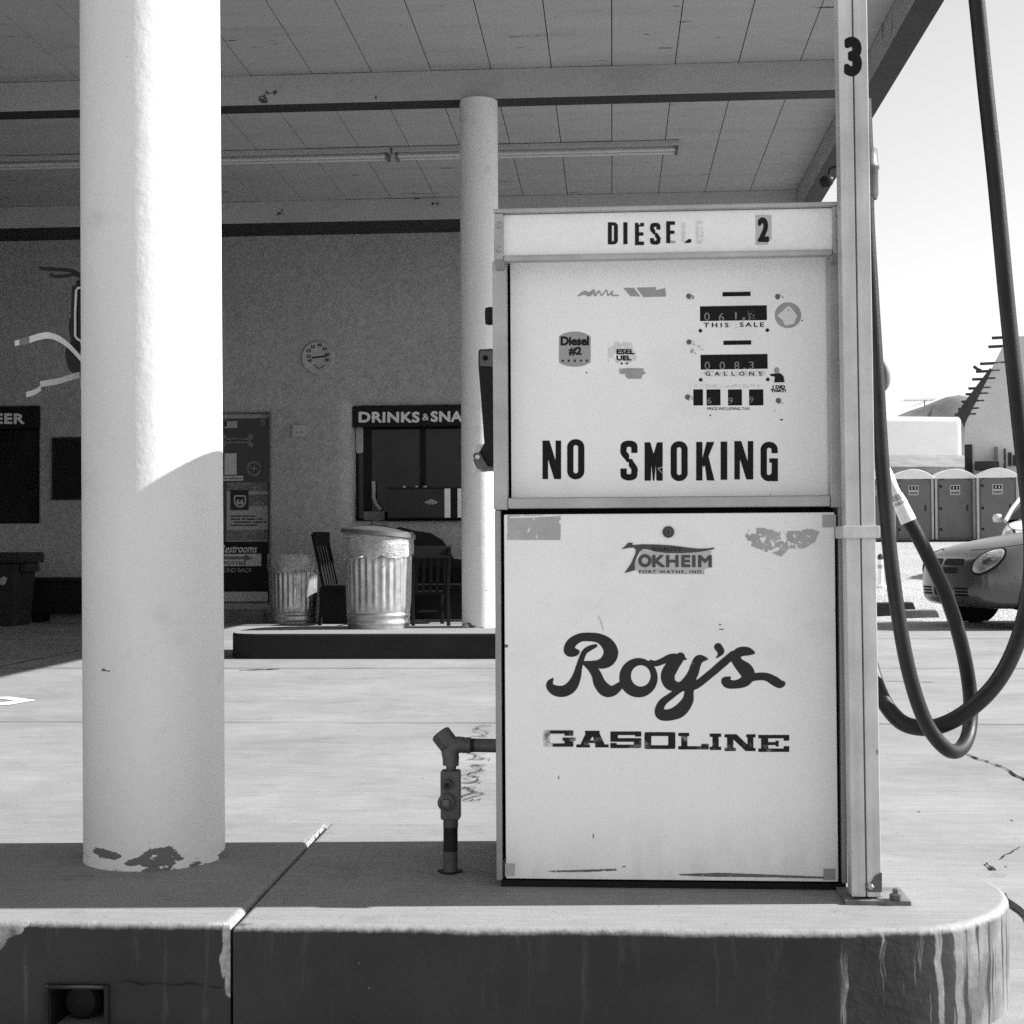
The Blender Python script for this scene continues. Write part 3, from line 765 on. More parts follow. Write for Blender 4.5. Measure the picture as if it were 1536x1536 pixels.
text('lettering', '66', (354.5, 748.5, 365.5, 757), D2, MT['emblem_bg'], door, .02)
bone = f_or(f_box(334, 657, 376, 665, 2), f_ell(376, 656, 4.5, 4.5), f_ell(376, 667, 4.5, 4.5), f_ell(335, 656, 4.5, 4.5), f_ell(335, 667, 4.5, 4.5))
sheet('bone_sticker', bone, (328, 648, 384, 674), .7, D1, MT['poster_mid'], door)
text('lettering', 'Dog on Premises', (335, 658.5, 374, 663.5), D2, MT['ink_clean'], door, .01, .2)
sheet('round_sticker', f_or(f_sub(f_ell(381.5, 703, 11.5, 11.5), f_ell(381.5, 703, 7.5, 7.5)), f_and(f_ell(381.5, 703, 5.5, 5.5), f_or(f_box(374, 701.6, 389, 704.4), f_box(380.3, 696, 382.7, 710)))), (368, 690, 394, 716), .6, D1, MT['poster_mid'], door)

# black name boards over the windows
bx0, bx1 = ow['beer'][0] + .004, ow['beer'][1] + .02
o = thing('sign_board', 'black board lettered BEER over the dark window beside the column', 'sign', (bx1 - 1, YW + .02, Z(30, 643, YW)), 'black boards over the shop windows')
MB().box(bx0, bx1, YW - .03, YW + .03, Z(30, 643, YW), Z(30, 609.5, YW)).obj('board', MT['sign_black'], o, bev=.004)
SP = lambda px, py: at(px, py, YW - .033)
btext('lettering', 'BEER', (-24, 620, 36.5, 636), SP, MT['pale'], o, .95, .5, spacing=1.08)
o = thing('sign_board', 'black board lettered DRINKS & SNACKS over the shop window', 'sign', (ow['snack'][0] + .9, YW + .1, Z(600, 640, YW)), 'black boards over the shop windows')
ysn = YW + .10
MB().box(ow['snack'][0] + .004, ow['snack'][1] - .004, ysn, ysn + .05, Z(600, 640, ysn), Z(600, 609, ysn)).obj('board', MT['sign_black'], o, bev=.004)
SP = lambda px, py: at(px, py, ysn - .003)
btext('lettering', 'DRINKS', (538, 617.5, 629.5, 634), SP, MT['pale'], o, .95, .5, spacing=1.08)
text('lettering', '&', (633.5, 620.5, 643.5, 630.5), SP, MT['pale'], o, .015)
btext('lettering', 'SNACKS', (646, 616.5, 739, 633), SP, MT['pale'], o, .95, .5, spacing=1.08)

# =================================================================== THE PUMP
YP = 2.97                                            # front plane of the cabinet frame
xa, xb = X(742, 900, YP), X(1266.5, 900, YP)          # cabinet sides
z0, z_mid, z_top = .2, Z(1000, 762, YP), Z(1000, 309, YP)
DEP = .46
pump = thing('fuel_pump', 'white square diesel pump lettered NO SMOKING on the concrete island', 'fuel pump', ((xa + xb) / 2, YP + DEP / 2, z0))
fw = .0135
# carcass: dark inner box, metal side skins
MB().box(xa + .012, xb - .012, YP + .07, YP + DEP - .01, z0 + .004, z_top - .02).obj('carcass', MT['black'], pump)
for s_, x0_, x1_ in ((0, xa, xa + .010), (1, xb - .010, xb)):
    MB().box(x0_, x1_, YP + .03, YP + DEP, z0 + .035, z_top - .03).obj('side_panel', MT['alu'], pump, bev=.003)
MB().box(xa + .012, xb - .012, YP + DEP - .008, YP + DEP, z0 + .035, z_top - .03).obj('rear_panel', MT['enamel'], pump, bev=.003)
MB().box(xa + .014, xb - .006, YP + .0235, YP + DEP - .012, z0 - .002, z0 + .034).obj('plinth', MT['black'], pump, bev=.003)
MB().box(xa + .010, xb - .002, YP + .001, YP + .023, z0 - .002, z0 + .0125).obj('kick_strip', MT['black'], pump, bev=.002)
# upper frame
uz0, uz1 = Z(1000, 763, YP), Z(1000, 388, YP)
xl = X(761, 600, YP); xr_ = X(1240.5, 400, YP); xr_b = X(1248.5, 740, YP)
fr = MB(); fr.box(xa - .001, xl, YP - .006, YP + .03, uz0, uz1); fr.obj('frame_rail', MT['alu'], pump, bev=.003)
fr = MB(); fr.box(xr_b - .004, xb + .001, YP - .006, YP + .03, uz0, uz1); fr.obj('frame_rail', MT['alu'], pump, bev=.003)
fr = MB(); fr.box(xl + .0005, xr_b - .0045, YP - .010, YP + .03, Z(1000, 761.5, YP), Z(1000, 745.5, YP)); fr.obj('frame_rail', MT['alu'], pump, bev=.004)
# lower frame
fr = MB(); fr.box(xa + .001, X(752, 1000, YP), YP - .003, YP + .03, z0 + .0135, uz0 - .001); fr.obj('frame_rail', MT['alu_dark'], pump, bev=.002)
fr = MB(); fr.box(X(1259.5, 1000, YP), xb, YP - .003, YP + .03, z0 + .0135, uz0 - .001); fr.obj('frame_rail', MT['alu_dark'], pump, bev=.002)

# header box
hy = YP - .042
hx0_, hx1_ = X(742, 350, hy), X(1262, 350, hy); hz0, hz1 = Z(1000, 388, hy), Z(1000, 316, hy)
hd = MB(); hd.box(hx0_ + .012, hx1_ - .012, hy + .004, YP + DEP - .02, hz0 + .012, hz1); hd = hd.obj('header', MT['lamp_face'], pump, bev=.003)
tl = MB(); tl.box(hx0_ - .002, hx1_ + .002, hy - .010, YP + DEP - .01, hz1 + .0005, Z(1000, 309, hy)); tl.obj('lid', MT['alu'], hd, bev=.003)
lip = MB(); lip.box(hx0_ + .0185, hx1_ - .0185, hy - .006, hy + .02, hz0, hz0 + .0118); lip.obj('trim', MT['alu'], hd, bev=.003)
for x_, s_ in ((hx0_, 1), (hx1_, -1)):
    xx = sorted((x_, x_ + s_ * .018)); zb = hz0 - .012
    e = MB(); e.add([(xx[0], hy - .008, hz1), (xx[1], hy - .008, hz1), (xx[1], hy - .008, hz0 + .004), (xx[0], hy - .008, hz0 + .004), (xx[0], YP - .007, zb), (xx[1], YP - .007, zb), (xx[0], YP + .1, hz1), (xx[1], YP + .1, hz1), (xx[0], YP + .1, zb), (xx[1], YP + .1, zb)],
               [(0, 1, 2, 3), (3, 2, 5, 4), (0, 3, 4, 8, 6), (1, 7, 9, 5, 2), (0, 6, 7, 1), (4, 5, 9, 8), (6, 8, 9, 7)])
    e.obj('end_cap', MT['alu'], hd, bev=.002)
    for q in (.75, .25):
        bz = hz0 + (hz1 - hz0) * q
        mb = MB(); mb.lathe([(.0065, 0), (.0065, .003), (.0045, .005), (.0028, .005), (.0024, .002), (0, .002)], (sum(xx) / 2, hy - .008, bz), 16, mat=Matrix.Rotation(R(90), 3, 'X')); mb.obj('bolt', MT['steel'], hd, smooth=40)
HP = lambda px, py: at(px, py, hy + .0030); HP2 = lambda px, py: at(px, py, hy + .0022)

def g_O(x0, y0, x1, y1, w, r=.48):
    W_ = x1 - x0; return f_sub(f_box(x0, y0, x1, y1, W_ * r), f_box(x0 + w, y0 + w * .95, x1 - w, y1 - w * .95, max(.5, (W_ - 2 * w) * .48)))
def g_N(x0, y0, x1, y1, w): return f_or(f_box(x0, y0, x0 + w, y1), f_box(x1 - w, y0, x1, y1), f_poly([(x0, y0), (x0 + w * 1.25, y0), (x1, y1), (x1 - w * 1.25, y1)]))
def g_S(x0, y0, x1, y1, w):
    H = y1 - y0; h = w / 2; a, b, c = x0 + h, x1 - h, (x0 + x1) / 2
    return f_sub(f_stroke([(b, y0 + .37 * H), (b, y0 + .2 * H), (b - h * .25, y0 + .11 * H), (c, y0 + h), (a + h * .25, y0 + .11 * H), (a, y0 + .2 * H), (a + .03 * w, y0 + .31 * H), (c - .1 * w, y0 + .45 * H), (c + .25 * w, y0 + .56 * H), (b, y0 + .70 * H), (b, y0 + .80 * H), (b - h * .25, y1 - .11 * H), (c, y1 - h), (a + h * .25, y1 - .11 * H), (a, y1 - .2 * H), (a, y1 - .37 * H)], 6, h),
                 f_box(c + .2, y0 + .31 * H, x1 + 4, y0 + .46 * H), f_box(x0 - 4, y1 - .46 * H, c - .2, y1 - .30 * H))
def g_M(x0, y0, x1, y1, w):
    W_, H = x1 - x0, y1 - y0; c = (x0 + x1) / 2
    return f_sub(f_box(x0, y0, x1, y1), f_poly([(c - .20 * W_, y0 - 1), (c + .20 * W_, y0 - 1), (c, y0 + .30 * H)]),
                 f_poly([(x0 + w, y1 + 1), (x0 + w + .03 * W_, y0 + .55 * H), (c - .04 * W_, y1 + 1)]), f_poly([(x1 - w, y1 + 1), (x1 - w - .03 * W_, y0 + .55 * H), (c + .04 * W_, y1 + 1)]))
def g_K(x0, y0, x1, y1, w):
    H = y1 - y0
    return f_or(f_box(x0, y0, x0 + w, y1), f_poly([(x1 - w * 1.25, y0), (x1, y0), (x0 + w * 1.25, y0 + .66 * H), (x0 + w * .8, y0 + .56 * H)]), f_poly([(x0 + w * 1.3, y0 + .45 * H), (x0 + w * 1.95, y0 + .36 * H), (x1, y1), (x1 - w * 1.2, y1)]))
def g_G(x0, y0, x1, y1, w):
    H = y1 - y0; c = (x0 + x1) / 2
    return f_or(f_sub(g_O(x0, y0, x1 - .3, y1, w), f_box(c + .8, y0 + .29 * H, x1 + 3, y1 - .02 * H)), f_box(c, y0 + .42 * H, x1, y0 + .53 * H), f_box(x1 - w, y0 + .42 * H, x1, y1), f_stroke([(x1 - w * .6, y1 - .17 * H, w * .42), (c + .1 * w, y1 - w * .48, w * .46)], smooth=False))
def g_D(x0, y0, x1, y1, w):
    return f_or(f_sub(f_or(f_box(x0, y0, x1, y1, (x1 - x0) * .42), f_box(x0, y0, x0 + w * 1.1, y1)), f_box(x0 + w, y0 + w * .8, x1 - w, y1 - w * .8, .9)))
def g_E(x0, y0, x1, y1, w): 
    H = y1 - y0; return f_or(f_box(x0, y0, x0 + w, y1), f_box(x0, y0, x1, y0 + w * .9), f_box(x0, y0 + .5 * H - w * .42, x1 - .8, y0 + .5 * H + w * .42), f_box(x0, y1 - w * .9, x1, y1))
def uv(box, ox, oy, k): return (ox + box[0] * k, oy + box[1] * k, ox + box[2] * k, oy + box[3] * k)

k = .1823
for g, bx in ((g_D, (65, 128, 147, 310)), (lambda a, b, c, d, w: f_box(a, b, c, d), (192, 128, 226, 309)), (g_E, (288, 133, 362, 316)), (g_S, (412, 133, 497, 312)), (g_E, (545, 120, 617, 300))):
    b_ = uv(bx, 900, 310, k); f = f_sub(g(*b_, 5.9), f_noise(4.2, .43, 1.6, bx[0]))
    if bx[0] == 288: f = f_sub(f, f_box(957.5, 333, 960.5, 337))
    if bx[0] == 545: f = f_sub(f, f_box(1005.5, 358.5, 1016, 366))
    sheet('lettering', f, (b_[0] - 1.5, b_[1] - 1.5, b_[2] + 1.5, b_[3] + 1.5), .5, HP, MT['ink_clean'], hd)
sheet('lettering', f_poly([(1026, 364.6), (1030, 361), (1032, 358.6), (1037.2, 358.8), (1036.6, 363.8), (1031, 364.4)]), (1025, 357, 1039, 366), .5, HP, MT['ink_clean'], hd)
for bx, sd_, thr in ((g_D(1044, 331, 1054.5, 365, 6.5), 4, .02), (f_box(1022, 334, 1028, 362), 9, .10)):
    sheet('letter_ghost', f_sub(bx, f_noise(3.0, thr, 1.0, sd_)), (1020, 328, 1058, 368), .6, HP, MT['stain'], hd)
sheet('letter_ghost', f_box(1005.5, 361, 1013, 364.5), (1004, 359, 1015, 366), .6, HP, MT['sticker'], hd)
sheet('number_sticker', f_or(f_box(1133.5, 322.4, 1157, 360), f_box(1133.5, 358, 1152, 367)), (1132, 320, 1159, 369), .7, HP, MT['emblem_bg'], hd)
btext('lettering', '2', (1136.6, 326, 1153.6, 363), HP2, MT['ink_clean'], hd, 2.0)

# dial face with real openings for the counters
yd_ = YP + .034
DPL = lambda px, py: at(px, py, yd_)
U = lambda u, v: (800 + .28 * u, 400 + .28 * v)
wins = [(1013, 132, 1165, 160), (893, 205, 1252, 292), (1018, 393, 1168, 420), (896, 466, 1256, 552), (857, 656, 909, 744), (928, 656, 1003, 744), (1043, 656, 1118, 744), (1156, 656, 1233, 744)]
def w3(bx):
    (p0x, p0y), (p1x, p1y) = U(bx[0], bx[1]), U(bx[2], bx[3]); p, q = DPL(p0x, p1y), DPL(p1x, p0y); return p.x, q.x, p.z, q.z
hl = []
for bx in wins:
    a, b, c, d = w3(bx); hl.append([(a, c), (b, c), (b, d), (a, d)])
dx0, dx1, dz0, dz1 = X(766.5, 600, yd_), X(1245, 740, yd_), Z(1000, 745, yd_), Z(1000, 388, yd_)
v2, f2 = fill_holes([(dx0, dz0), (dx1, dz0), (dx1, dz1), (dx0, dz1)], hl)
dm = MB(); dm.add([(x_, yd_, z_) for x_, z_ in v2], f2)
for lp in hl:
    dm.add([(x_, y_, z_) for x_, z_ in lp for y_ in (yd_, yd_ + .008)], [(0, 2, 3, 1), (2, 4, 5, 3), (4, 6, 7, 5), (6, 0, 1, 7)])
dial = dm.obj('dial_face', MT['dial'], pump)
for bx in wins:
    a, b, c, d = w3(bx); MB().box(a - .003, b + .003, yd_ + .0085, yd_ + .014, c - .003, d + .003).obj('counter_window', MT['sign_black'], dial)
DG = lambda px, py: at(px, py, yd_ + .0078); D0 = lambda px, py: at(px, py, yd_ - .0008); Dm = lambda px, py: at(px, py, yd_ - .0014)
for ch, u, v, h in (('0', 930, 268, 44), ('6', 1008, 270, 44), ('1', 1085, 262, 38), ('0', 932, 530, 42), ('0', 1012, 530, 42), ('8', 1090, 530, 42), ('3', 1168, 528, 40), ('6', 943, 718, 34), ('9', 1057, 718, 34), ('9', 1168, 714, 34)):
    x_, y_ = U(u, v); w_ = (4.1 if ch != '1' else 1.4) * (h / 44); text('digit', ch, (x_ - w_, y_ - h * .14, x_ + w_, y_ + h * .14), DG, MT['digit'], dial)
x_, y_ = U(1128, 279); sheet('digit', f_box(x_ - 2, y_ - 2, x_ + 2, y_ + 2, .5), (x_ - 4, y_ - 4, x_ + 4, y_ + 4), .5, DG, MT['digit'], dial)
x_, y_ = U(1168, 262); sheet('digit', f_sub(f_box(x_ - 6, y_ - 6, x_ + 6, y_ + 6), f_noise(2.2, -.06, 1, 5)), (x_ - 7, y_ - 7, x_ + 7, y_ + 7), .5, DG, MT['digit'], dial)
x_, y_ = U(1130, 545); sheet('digit', f_ell(x_, y_, 1.5, 1.2), (x_ - 3, y_ - 3, x_ + 3, y_ + 3), .5, DG, MT['digit'], dial)
def bt(nm, s, u0, v0, u1, v1, m='ink_clean', **kw):
    a, b = U(u0, v0); c, d = U(u1, v1); return text(nm, s, (a, b, c, d), D0, MT[m], dial, **kw)
bt('lettering', 'THIS', 912, 300, 1046, 325, bold=.02, spacing=1.5); bt('lettering', 'SALE', 1106, 298, 1235, 323, bold=.02, spacing=1.4)
bt('lettering', 'GALLONS', 922, 562, 1224, 584, bold=.02, spacing=2.1)
bt('lettering', 'PRICE INCLUDING TAX', 932, 753, 1160, 768, bold=.01, spacing=1.0)
def dsheet(nm, f, bd, m, step=.6, pl=None): return sheet(nm, f, bd, step, pl or Dm, MT[m], dial)
def D0b(px, py): return at(px, py, yd_ - .0005)
dsheet('worn_label', f_sub(f_box(*U(900, 556), *U(1245, 588)), f_noise(3.5, -.02, 1, 8)), (*U(895, 552), *U(1250, 592)), 'stain', .6, D0b)
dsheet('worn_label', f_sub(f_box(*U(857, 630), *U(1222, 648)), f_noise(3.0, -.05, 1, 12)), (*U(855, 628), *U(1225, 650)), 'stain', .6, D0b)
dsheet('worn_label', f_sub(f_box(*U(920, 300), *U(1100, 326)), f_noise(3.0, -.16, 1, 15)), (*U(915, 298), *U(1105, 328)), 'stain', .6, D0b)
for u, v in ((895, 343), (1254, 340), (897, 606), (1256, 604)):
    x_, y_ = U(u, v); dsheet('dot', f_ell(x_, y_, 2.7, 2.7), (x_ - 4, y_ - 4, x_ + 4, y_ + 4), 'ink_clean')
for u, v in ((832, 158), (1308, 160), (834, 404), (826, 698), (1312, 717)):
    x_, y_ = U(u, v); p = at(x_, y_, yd_)
    mb = MB(); mb.lathe([(.0052, 0), (.005, .002), (.003, .003), (0, .0026)], p, 14, mat=Matrix.Rotation(R(90), 3, 'X')); mb.obj('screw', MT['scuff'], dial, smooth=40)
    dsheet('rust_smear', f_sub(f_ell(x_ + 3, y_ + 1.5, 6, 4), f_noise(3, -.02, 1, u)), (x_ - 4, y_ - 4, x_ + 10, y_ + 7), 'sticker', .6, D0b)
for u, v, rx, ry in ((1330, 820, 2.6, 1), (948, 796, 1.2, 1.2), (285, 567, 1.1, 1.1), (1440, 288, 1.1, 1.1)):
    x_, y_ = U(u, v); dsheet('speck', f_ell(x_, y_, rx, ry), (x_ - 4, y_ - 3, x_ + 4, y_ + 3), 'ink_clean', .5)
# round sticker with its middle torn to white
x_, y_ = U(1364, 260)
dsheet('round_sticker', f_ell(x_, y_, 19.8, 19.4), (x_ - 21, y_ - 21, x_ + 21, y_ + 21), 'sticker', .6, D0b)
dsheet('torn_paper', f_sub(f_poly([U(1306, 262), U(1368, 208), U(1392, 232), U(1414, 262), U(1396, 306), U(1350, 316), U(1336, 288)]), f_noise(4, .25, 1, 3)), (x_ - 21, y_ - 21, x_ + 21, y_ + 21), 'paper', .6, lambda a, b: at(a, b, yd_ - .0011))
# product sticker
dsheet('product_sticker', f_or(f_box(838.5, 503, 886, 545, 3), f_ell(862, 507, 23, 9.5), f_ell(862, 541, 23, 9)), (836, 495, 888, 552), 'sticker', .6, D0b)
btext('lettering', 'Diesel', (*U(146, 373), *U(298, 423)), D0, MT['ink_clean'], dial, .85, .4); btext('lettering', '#2', (*U(189, 429), *U(259, 477)), D0, MT['ink_clean'], dial, .8, .4)
for u in (158, 190, 222, 255, 287): 
    x_, y_ = U(u, 504); dsheet('stamp', f_sub(f_box(x_ - 1.4, y_ - 1.9, x_ + 1.4, y_ + 1.9), f_noise(1.4, .15, 1, u)), (x_ - 3, y_ - 3, x_ + 3, y_ + 3), 'ink_clean', .5)
# torn fuel label
dsheet('torn_paper', f_sub(f_poly([U(400, 408), U(470, 400), U(545, 412), U(552, 498), U(500, 520), U(398, 512)]), f_noise(7, .02, 1, 21)), (*U(390, 396), *U(560, 526)), 'stain', .6, D0b)
btext('lettering', 'ESEL', (*U(445, 441), *U(542, 470)), D0, MT['ink_clean'], dial, .6, .4); btext('lettering', 'UEL', (*U(445, 475), *U(526, 503)), D0, MT['ink_clean'], dial, .6, .4)
for u in (474, 502): x_, y_ = U(u, 519); dsheet('stamp', f_box(x_ - 1.5, y_ - 1.3, x_ + 1.5, y_ + 1.3), (x_ - 3, y_ - 3, x_ + 3, y_ + 3), 'ink_clean', .5)
dsheet('torn_paper', f_sub(f_poly([U(458, 546), U(520, 542), U(592, 545), U(588, 556), U(604, 570), U(584, 582), U(578, 600), U(505, 600), U(486, 578), U(462, 572)]), f_noise(5, .25, 1, 31)), (*U(452, 538), *U(610, 604)), 'sticker', .6, D0b)
dsheet('tape_strip', f_or(f_poly([U(481, 113), U(540, 114), U(574, 160), U(520, 158)]), f_poly([U(553, 112), U(658, 110), U(656, 126), U(706, 114), U(712, 160), U(588, 163)])), (*U(478, 106), *U(716, 166)), 'sticker', .6, D0b)
dsheet('torn_paper', f_and(f_or(f_stroke([U(242, 155) + (1.4,), U(275, 138) + (2.8,), U(300, 150) + (2.8,), U(322, 128) + (2.0,), U(330, 155) + (1.4,), U(352, 130) + (1.4,), U(366, 154) + (1.2,), U(392, 125) + (.9,), U(400, 154) + (1.3,), U(425, 132) + (1,), U(420, 152) + (1.4,), U(455, 155) + (1.3,)], 5), f_box(*U(268, 134), *U(310, 152))), lambda x, y: -f_noise(3, -.38, 1, 41)(x, y) * 0 + f_sub(f_box(850, 425, 930, 450), f_noise(2.5, .22, 1, 42))(x, y)), (*U(236, 112), *U(462, 166)), 'sticker', .6, D0b)
# dark-coated half-length figure sticker, pointing left, with its caption
fg = f_or(f_poly([U(1298, 574), U(1322, 570), U(1340, 586), U(1346, 618), U(1290, 620), U(1294, 590), U(1270, 584), U(1270, 578)]), f_stroke([U(1300, 578) + (1.6,), U(1272, 579) + (1.2,)], smooth=False))
dsheet('figure_sticker', fg, (*U(1262, 566), *U(1350, 624)), 'ink_clean', .5, Dm)
dsheet('figure_sticker', f_or(f_ell(*U(1304, 556), 4.0, 5.0)), (*U(1285, 536), *U(1324, 578)), 'sticker', .5, D0b)
btext('lettering', 'I DID', (*U(1281, 635), *U(1349, 654)), D0, MT['ink_clean'], dial, .45, .35); btext('lettering', 'THAT!', (*U(1271, 655), *U(1353, 673)), D0, MT['ink_clean'], dial, .45, .35)
# smudge under the second slot
dsheet('rust_smear', f_sub(f_ell(*U(885, 446), 15, 7), f_noise(5, -.12, 1, 51)), (*U(830, 415), *U(945, 478)), 'tape', .7, D0b)

k = .2604
for g, bx in ((g_N, (53, 80, 160, 302)), (g_O, (195, 72, 294, 303)), (g_S, (502, 80, 600, 310)), (g_M, (641, 90, 745, 311)), (g_O, (791, 84, 889, 313)), (g_K, (938, 88, 1043, 310)),
              (lambda a, b, c, d, w: f_box(a, b, c, d), (1079, 86, 1117, 306)), (g_N, (1158, 83, 1267, 304)), (g_G, (1309, 87, 1409, 314))):
    b_ = uv(bx, 800, 640, k); f = g(*b_, 8.3 if g is g_N else 9.4)
    if bx[0] == 641: f = f_sub(f, f_stroke([(994, 700.6), (987, 702.5), (993, 709.5)], smooth=False, r=.45))
    sheet('lettering', f, (b_[0] - 2, b_[1] - 2, b_[2] + 2, b_[3] + 2), .5, D0, MT['ink'], dial)

# lower door panel
yl = YP + .002
lx0, lx1, lz0, lz1 = X(757, 1000, yl), X(1254.5, 1000, yl), Z(1000, 1320.5, yl), Z(1000, 770, yl)
lp = MB().box(lx0, lx1, yl, yl + .02, lz0, lz1).obj('lower_panel', MT['enamel'], pump, bev=.003)
L0 = lambda px, py: at(px, py, yl - .0008); L1 = lambda px, py: at(px, py, yl - .0016); L2 = lambda px, py: at(px, py, yl - .0024)
mb = MB(); c0 = at(1002.5, 798, yl)
mb.lathe([(.0118, 0), (.0118, .004), (.0095, .006), (.0085, .004), (.006, .004), (.006, .006), (0, .006)], c0, 28, mat=Matrix.Rotation(R(90), 3, 'X')); lk = mb.obj('lock', MT['conduit'], lp, smooth=30)
MB().box(c0.x - .0012, c0.x + .0012, yl - .0068, yl - .0055, c0.z - .0038, c0.z + .0038).obj('keyhole', MT['black'], lp)
k = .2474; V = lambda *p: [(810 + a * k, 930 + b * k, r_ * k) for a, b, r_ in p]
roy_R = f_or(f_stroke(V((232, 192, 8), (212, 196, 22), (178, 186, 32), (190, 142, 29), (240, 108, 25), (300, 103, 25), (360, 112, 28), (408, 146, 37), (430, 196, 43), (412, 242, 40), (368, 266, 28), (318, 264, 16), (260, 258, 8))),
            f_stroke(V((338, 156, 9), (300, 172, 15), (270, 194, 15), (250, 240, 16), (235, 292, 19), (220, 350, 26), (192, 402, 33), (150, 430, 33), (100, 430, 31), (64, 408, 23), (60, 382, 17), (78, 356, 4))),
            f_stroke(V((268, 262, 10), (315, 292, 25), (342, 332, 29), (362, 385, 35), (398, 425, 38), (440, 430, 30), (480, 402, 22), (516, 372, 14))))
roy_o = f_or(f_sub(f_ell(810 + 597 * k, 930 + 350 * k, 115 * k, 118 * k), f_ell(810 + 611 * k, 930 + 339 * k, 61 * k, 66 * k)), f_stroke(V((672, 252, 10), (700, 264, 16), (742, 250, 18), (792, 228, 21), (830, 224, 17), (884, 236, 5))))
roy_y = f_or(f_stroke(V((852, 224, 26), (806, 275, 38), (775, 335, 41), (790, 388, 36), (842, 404, 26), (885, 380, 28), (925, 330, 31), (945, 272, 28), (966, 238, 25), (1010, 235, 7))),
            f_stroke(V((926, 345, 24), (905, 430, 26), (895, 490, 33), (850, 548, 39), (792, 574, 34), (740, 574, 33), (724, 548, 27), (742, 502, 22), (800, 456, 18), (862, 416, 16), (940, 398, 22), (1030, 330, 22), (1100, 270, 23), (1170, 210, 22))))
roy_s = f_or(f_stroke(V((1292, 198, 10), (1255, 190, 25), (1210, 195, 28), (1186, 226, 29), (1205, 264, 31), (1246, 302, 42), (1262, 336, 38), (1238, 374, 31), (1182, 391, 24), (1136, 384, 27), (1120, 364, 17), (1150, 350, 7))),
            f_stroke(V((1252, 360, 22), (1310, 344, 22), (1372, 345, 23), (1422, 370, 27), (1452, 388, 24), (1472, 386, 15))), f_stroke(V((1080, 164, 23), (1096, 190, 20), (1085, 214, 8), (1070, 228, 3))))
for nm, f, bd in (('lettering', (lambda x, y: f_or(roy_R, roy_o, roy_y, roy_s)(x, y) - .3), (815, 944, 1182, 1086)),): sheet(nm, f, bd, .55, L0, MT['roy'], lp)
k = .2604
def G_(u0, v0, u1, v1, fn):
    x0, y0, x1, y1 = uv((u0, v0, u1, v1), 800, 1080, k); W_, H = x1 - x0, y1 - y0
    bx = lambda a, b, c, d, r=0: f_box(x0 + a * W_, y0 + b * H, x0 + c * W_, y0 + d * H, r)
    pl = lambda *q: f_poly([(x0 + a * W_, y0 + b * H) for a, b in q])
    return fn(bx, pl), (x0 - 1, y0 - 1, x1 + 1, y1 + 1)
slab = [G_(58, 60, 243, 154, lambda b, p: f_sub(f_or(f_sub(b(0, 0, .93, 1, 2), b(.20, .2, .66, .80, 1)), b(.60, .44, 1, .64), b(.66, .5, .93, 1)), b(.64, .33, 1.1, .44), b(.94, -1, 2, .33), b(.60, .2, .66, .44))),
        G_(248, 62, 434, 158, lambda b, p: f_sub(f_or(p((.33, 0), (.68, 0), (.92, 1), (.62, 1), (.49, .35), (.31, 1), (.08, 1)), b(.27, 0, .72, .18), b(0, .82, .42, 1), b(.58, .82, 1, 1), b(.28, .58, .7, .74)), p((.44, .55), (.50, .34), (.55, .55)))),
        G_(444, 66, 622, 162, lambda b, p: f_or(b(0, 0, 1, .22, 1), b(0, 0, .24, .60, 1), b(0, .40, 1, .62, 1), b(.76, .4, 1, 1, 1), b(0, .79, 1, 1, 1), b(.8, 0, 1, .31), b(0, .69, .2, 1))),
        G_(640, 70, 818, 167, lambda b, p: f_sub(b(0, 0, 1, 1, 2.4), b(.22, .23, .77, .78, .8))),
        G_(835, 74, 1010, 170, lambda b, p: f_or(b(0, 0, .36, .2), b(.1, 0, .30, 1), b(0, .80, 1, 1), b(.76, .66, 1, 1))),
        G_(1016, 78, 1082, 173, lambda b, p: f_or(b(0, 0, 1, .2), b(.24, 0, .78, 1), b(0, .8, 1, 1))),
        G_(1102, 82, 1280, 179, lambda b, p: f_or(b(0, 0, .36, .19), b(.08, 0, .28, 1), b(0, .81, .36, 1), p((.1, 0), (.38, 0), (.96, 1), (.68, 1)), b(.70, .0, 1, .19), b(.74, 0, .93, 1), b(.68, .81, 1, 1))),
        G_(1296, 86, 1474, 184, lambda b, p: f_or(b(0, 0, 1, .2), b(.09, 0, .32, 1), b(0, .80, 1, 1), b(.3, .42, .66, .60), b(.82, 0, 1, .34), b(.82, .66, 1, 1), b(.56, .34, .66, .68)))]
for i, (f, bd) in enumerate(slab):
    if i == 0:
        f2_ = f_sub(f, lambda x, y: f_noise(4.5, 0, 1, 71)(x, y) + (x - 828) * .07); sheet('lettering', f2_, bd, .5, L1, MT['gas'], lp); sheet('lettering', f_sub(f, f_noise(3, .22, 1, 75)), bd, .5, L0, MT['gas_faded'], lp)
    else: sheet('lettering', f, bd, .5, L0, MT['gas'], lp)
# maker's emblem
k = .1107; T = lambda *p: [(920 + a * k, 780 + b * k) for a, b in p]
sheet('emblem', f_poly(T((390, 405), (560, 430), (720, 452), (900, 456), (1100, 446), (1330, 418), (1300, 520), (1345, 640), (1240, 660), (1225, 735), (350, 728), (335, 690), (295, 678), (300, 600))), (950, 822, 1070, 864), .6, L0, MT['emblem_bg'], lp)
sheet('emblem', f_poly(T((110, 396), (150, 362), (205, 305), (268, 310), (255, 340), (400, 328), (600, 332), (800, 345), (1000, 372), (1150, 388), (1280, 385), (1366, 372), (1366, 394), (1250, 420), (1100, 440), (900, 450), (700, 445), (560, 425), (440, 395), (390, 398), (350, 440), (310, 520), (290, 600), (292, 680), (150, 718), (240, 590), (300, 450), (305, 400), (270, 372), (200, 378))), (930, 811, 1074, 862), .5, L1, MT['emblem'], lp)
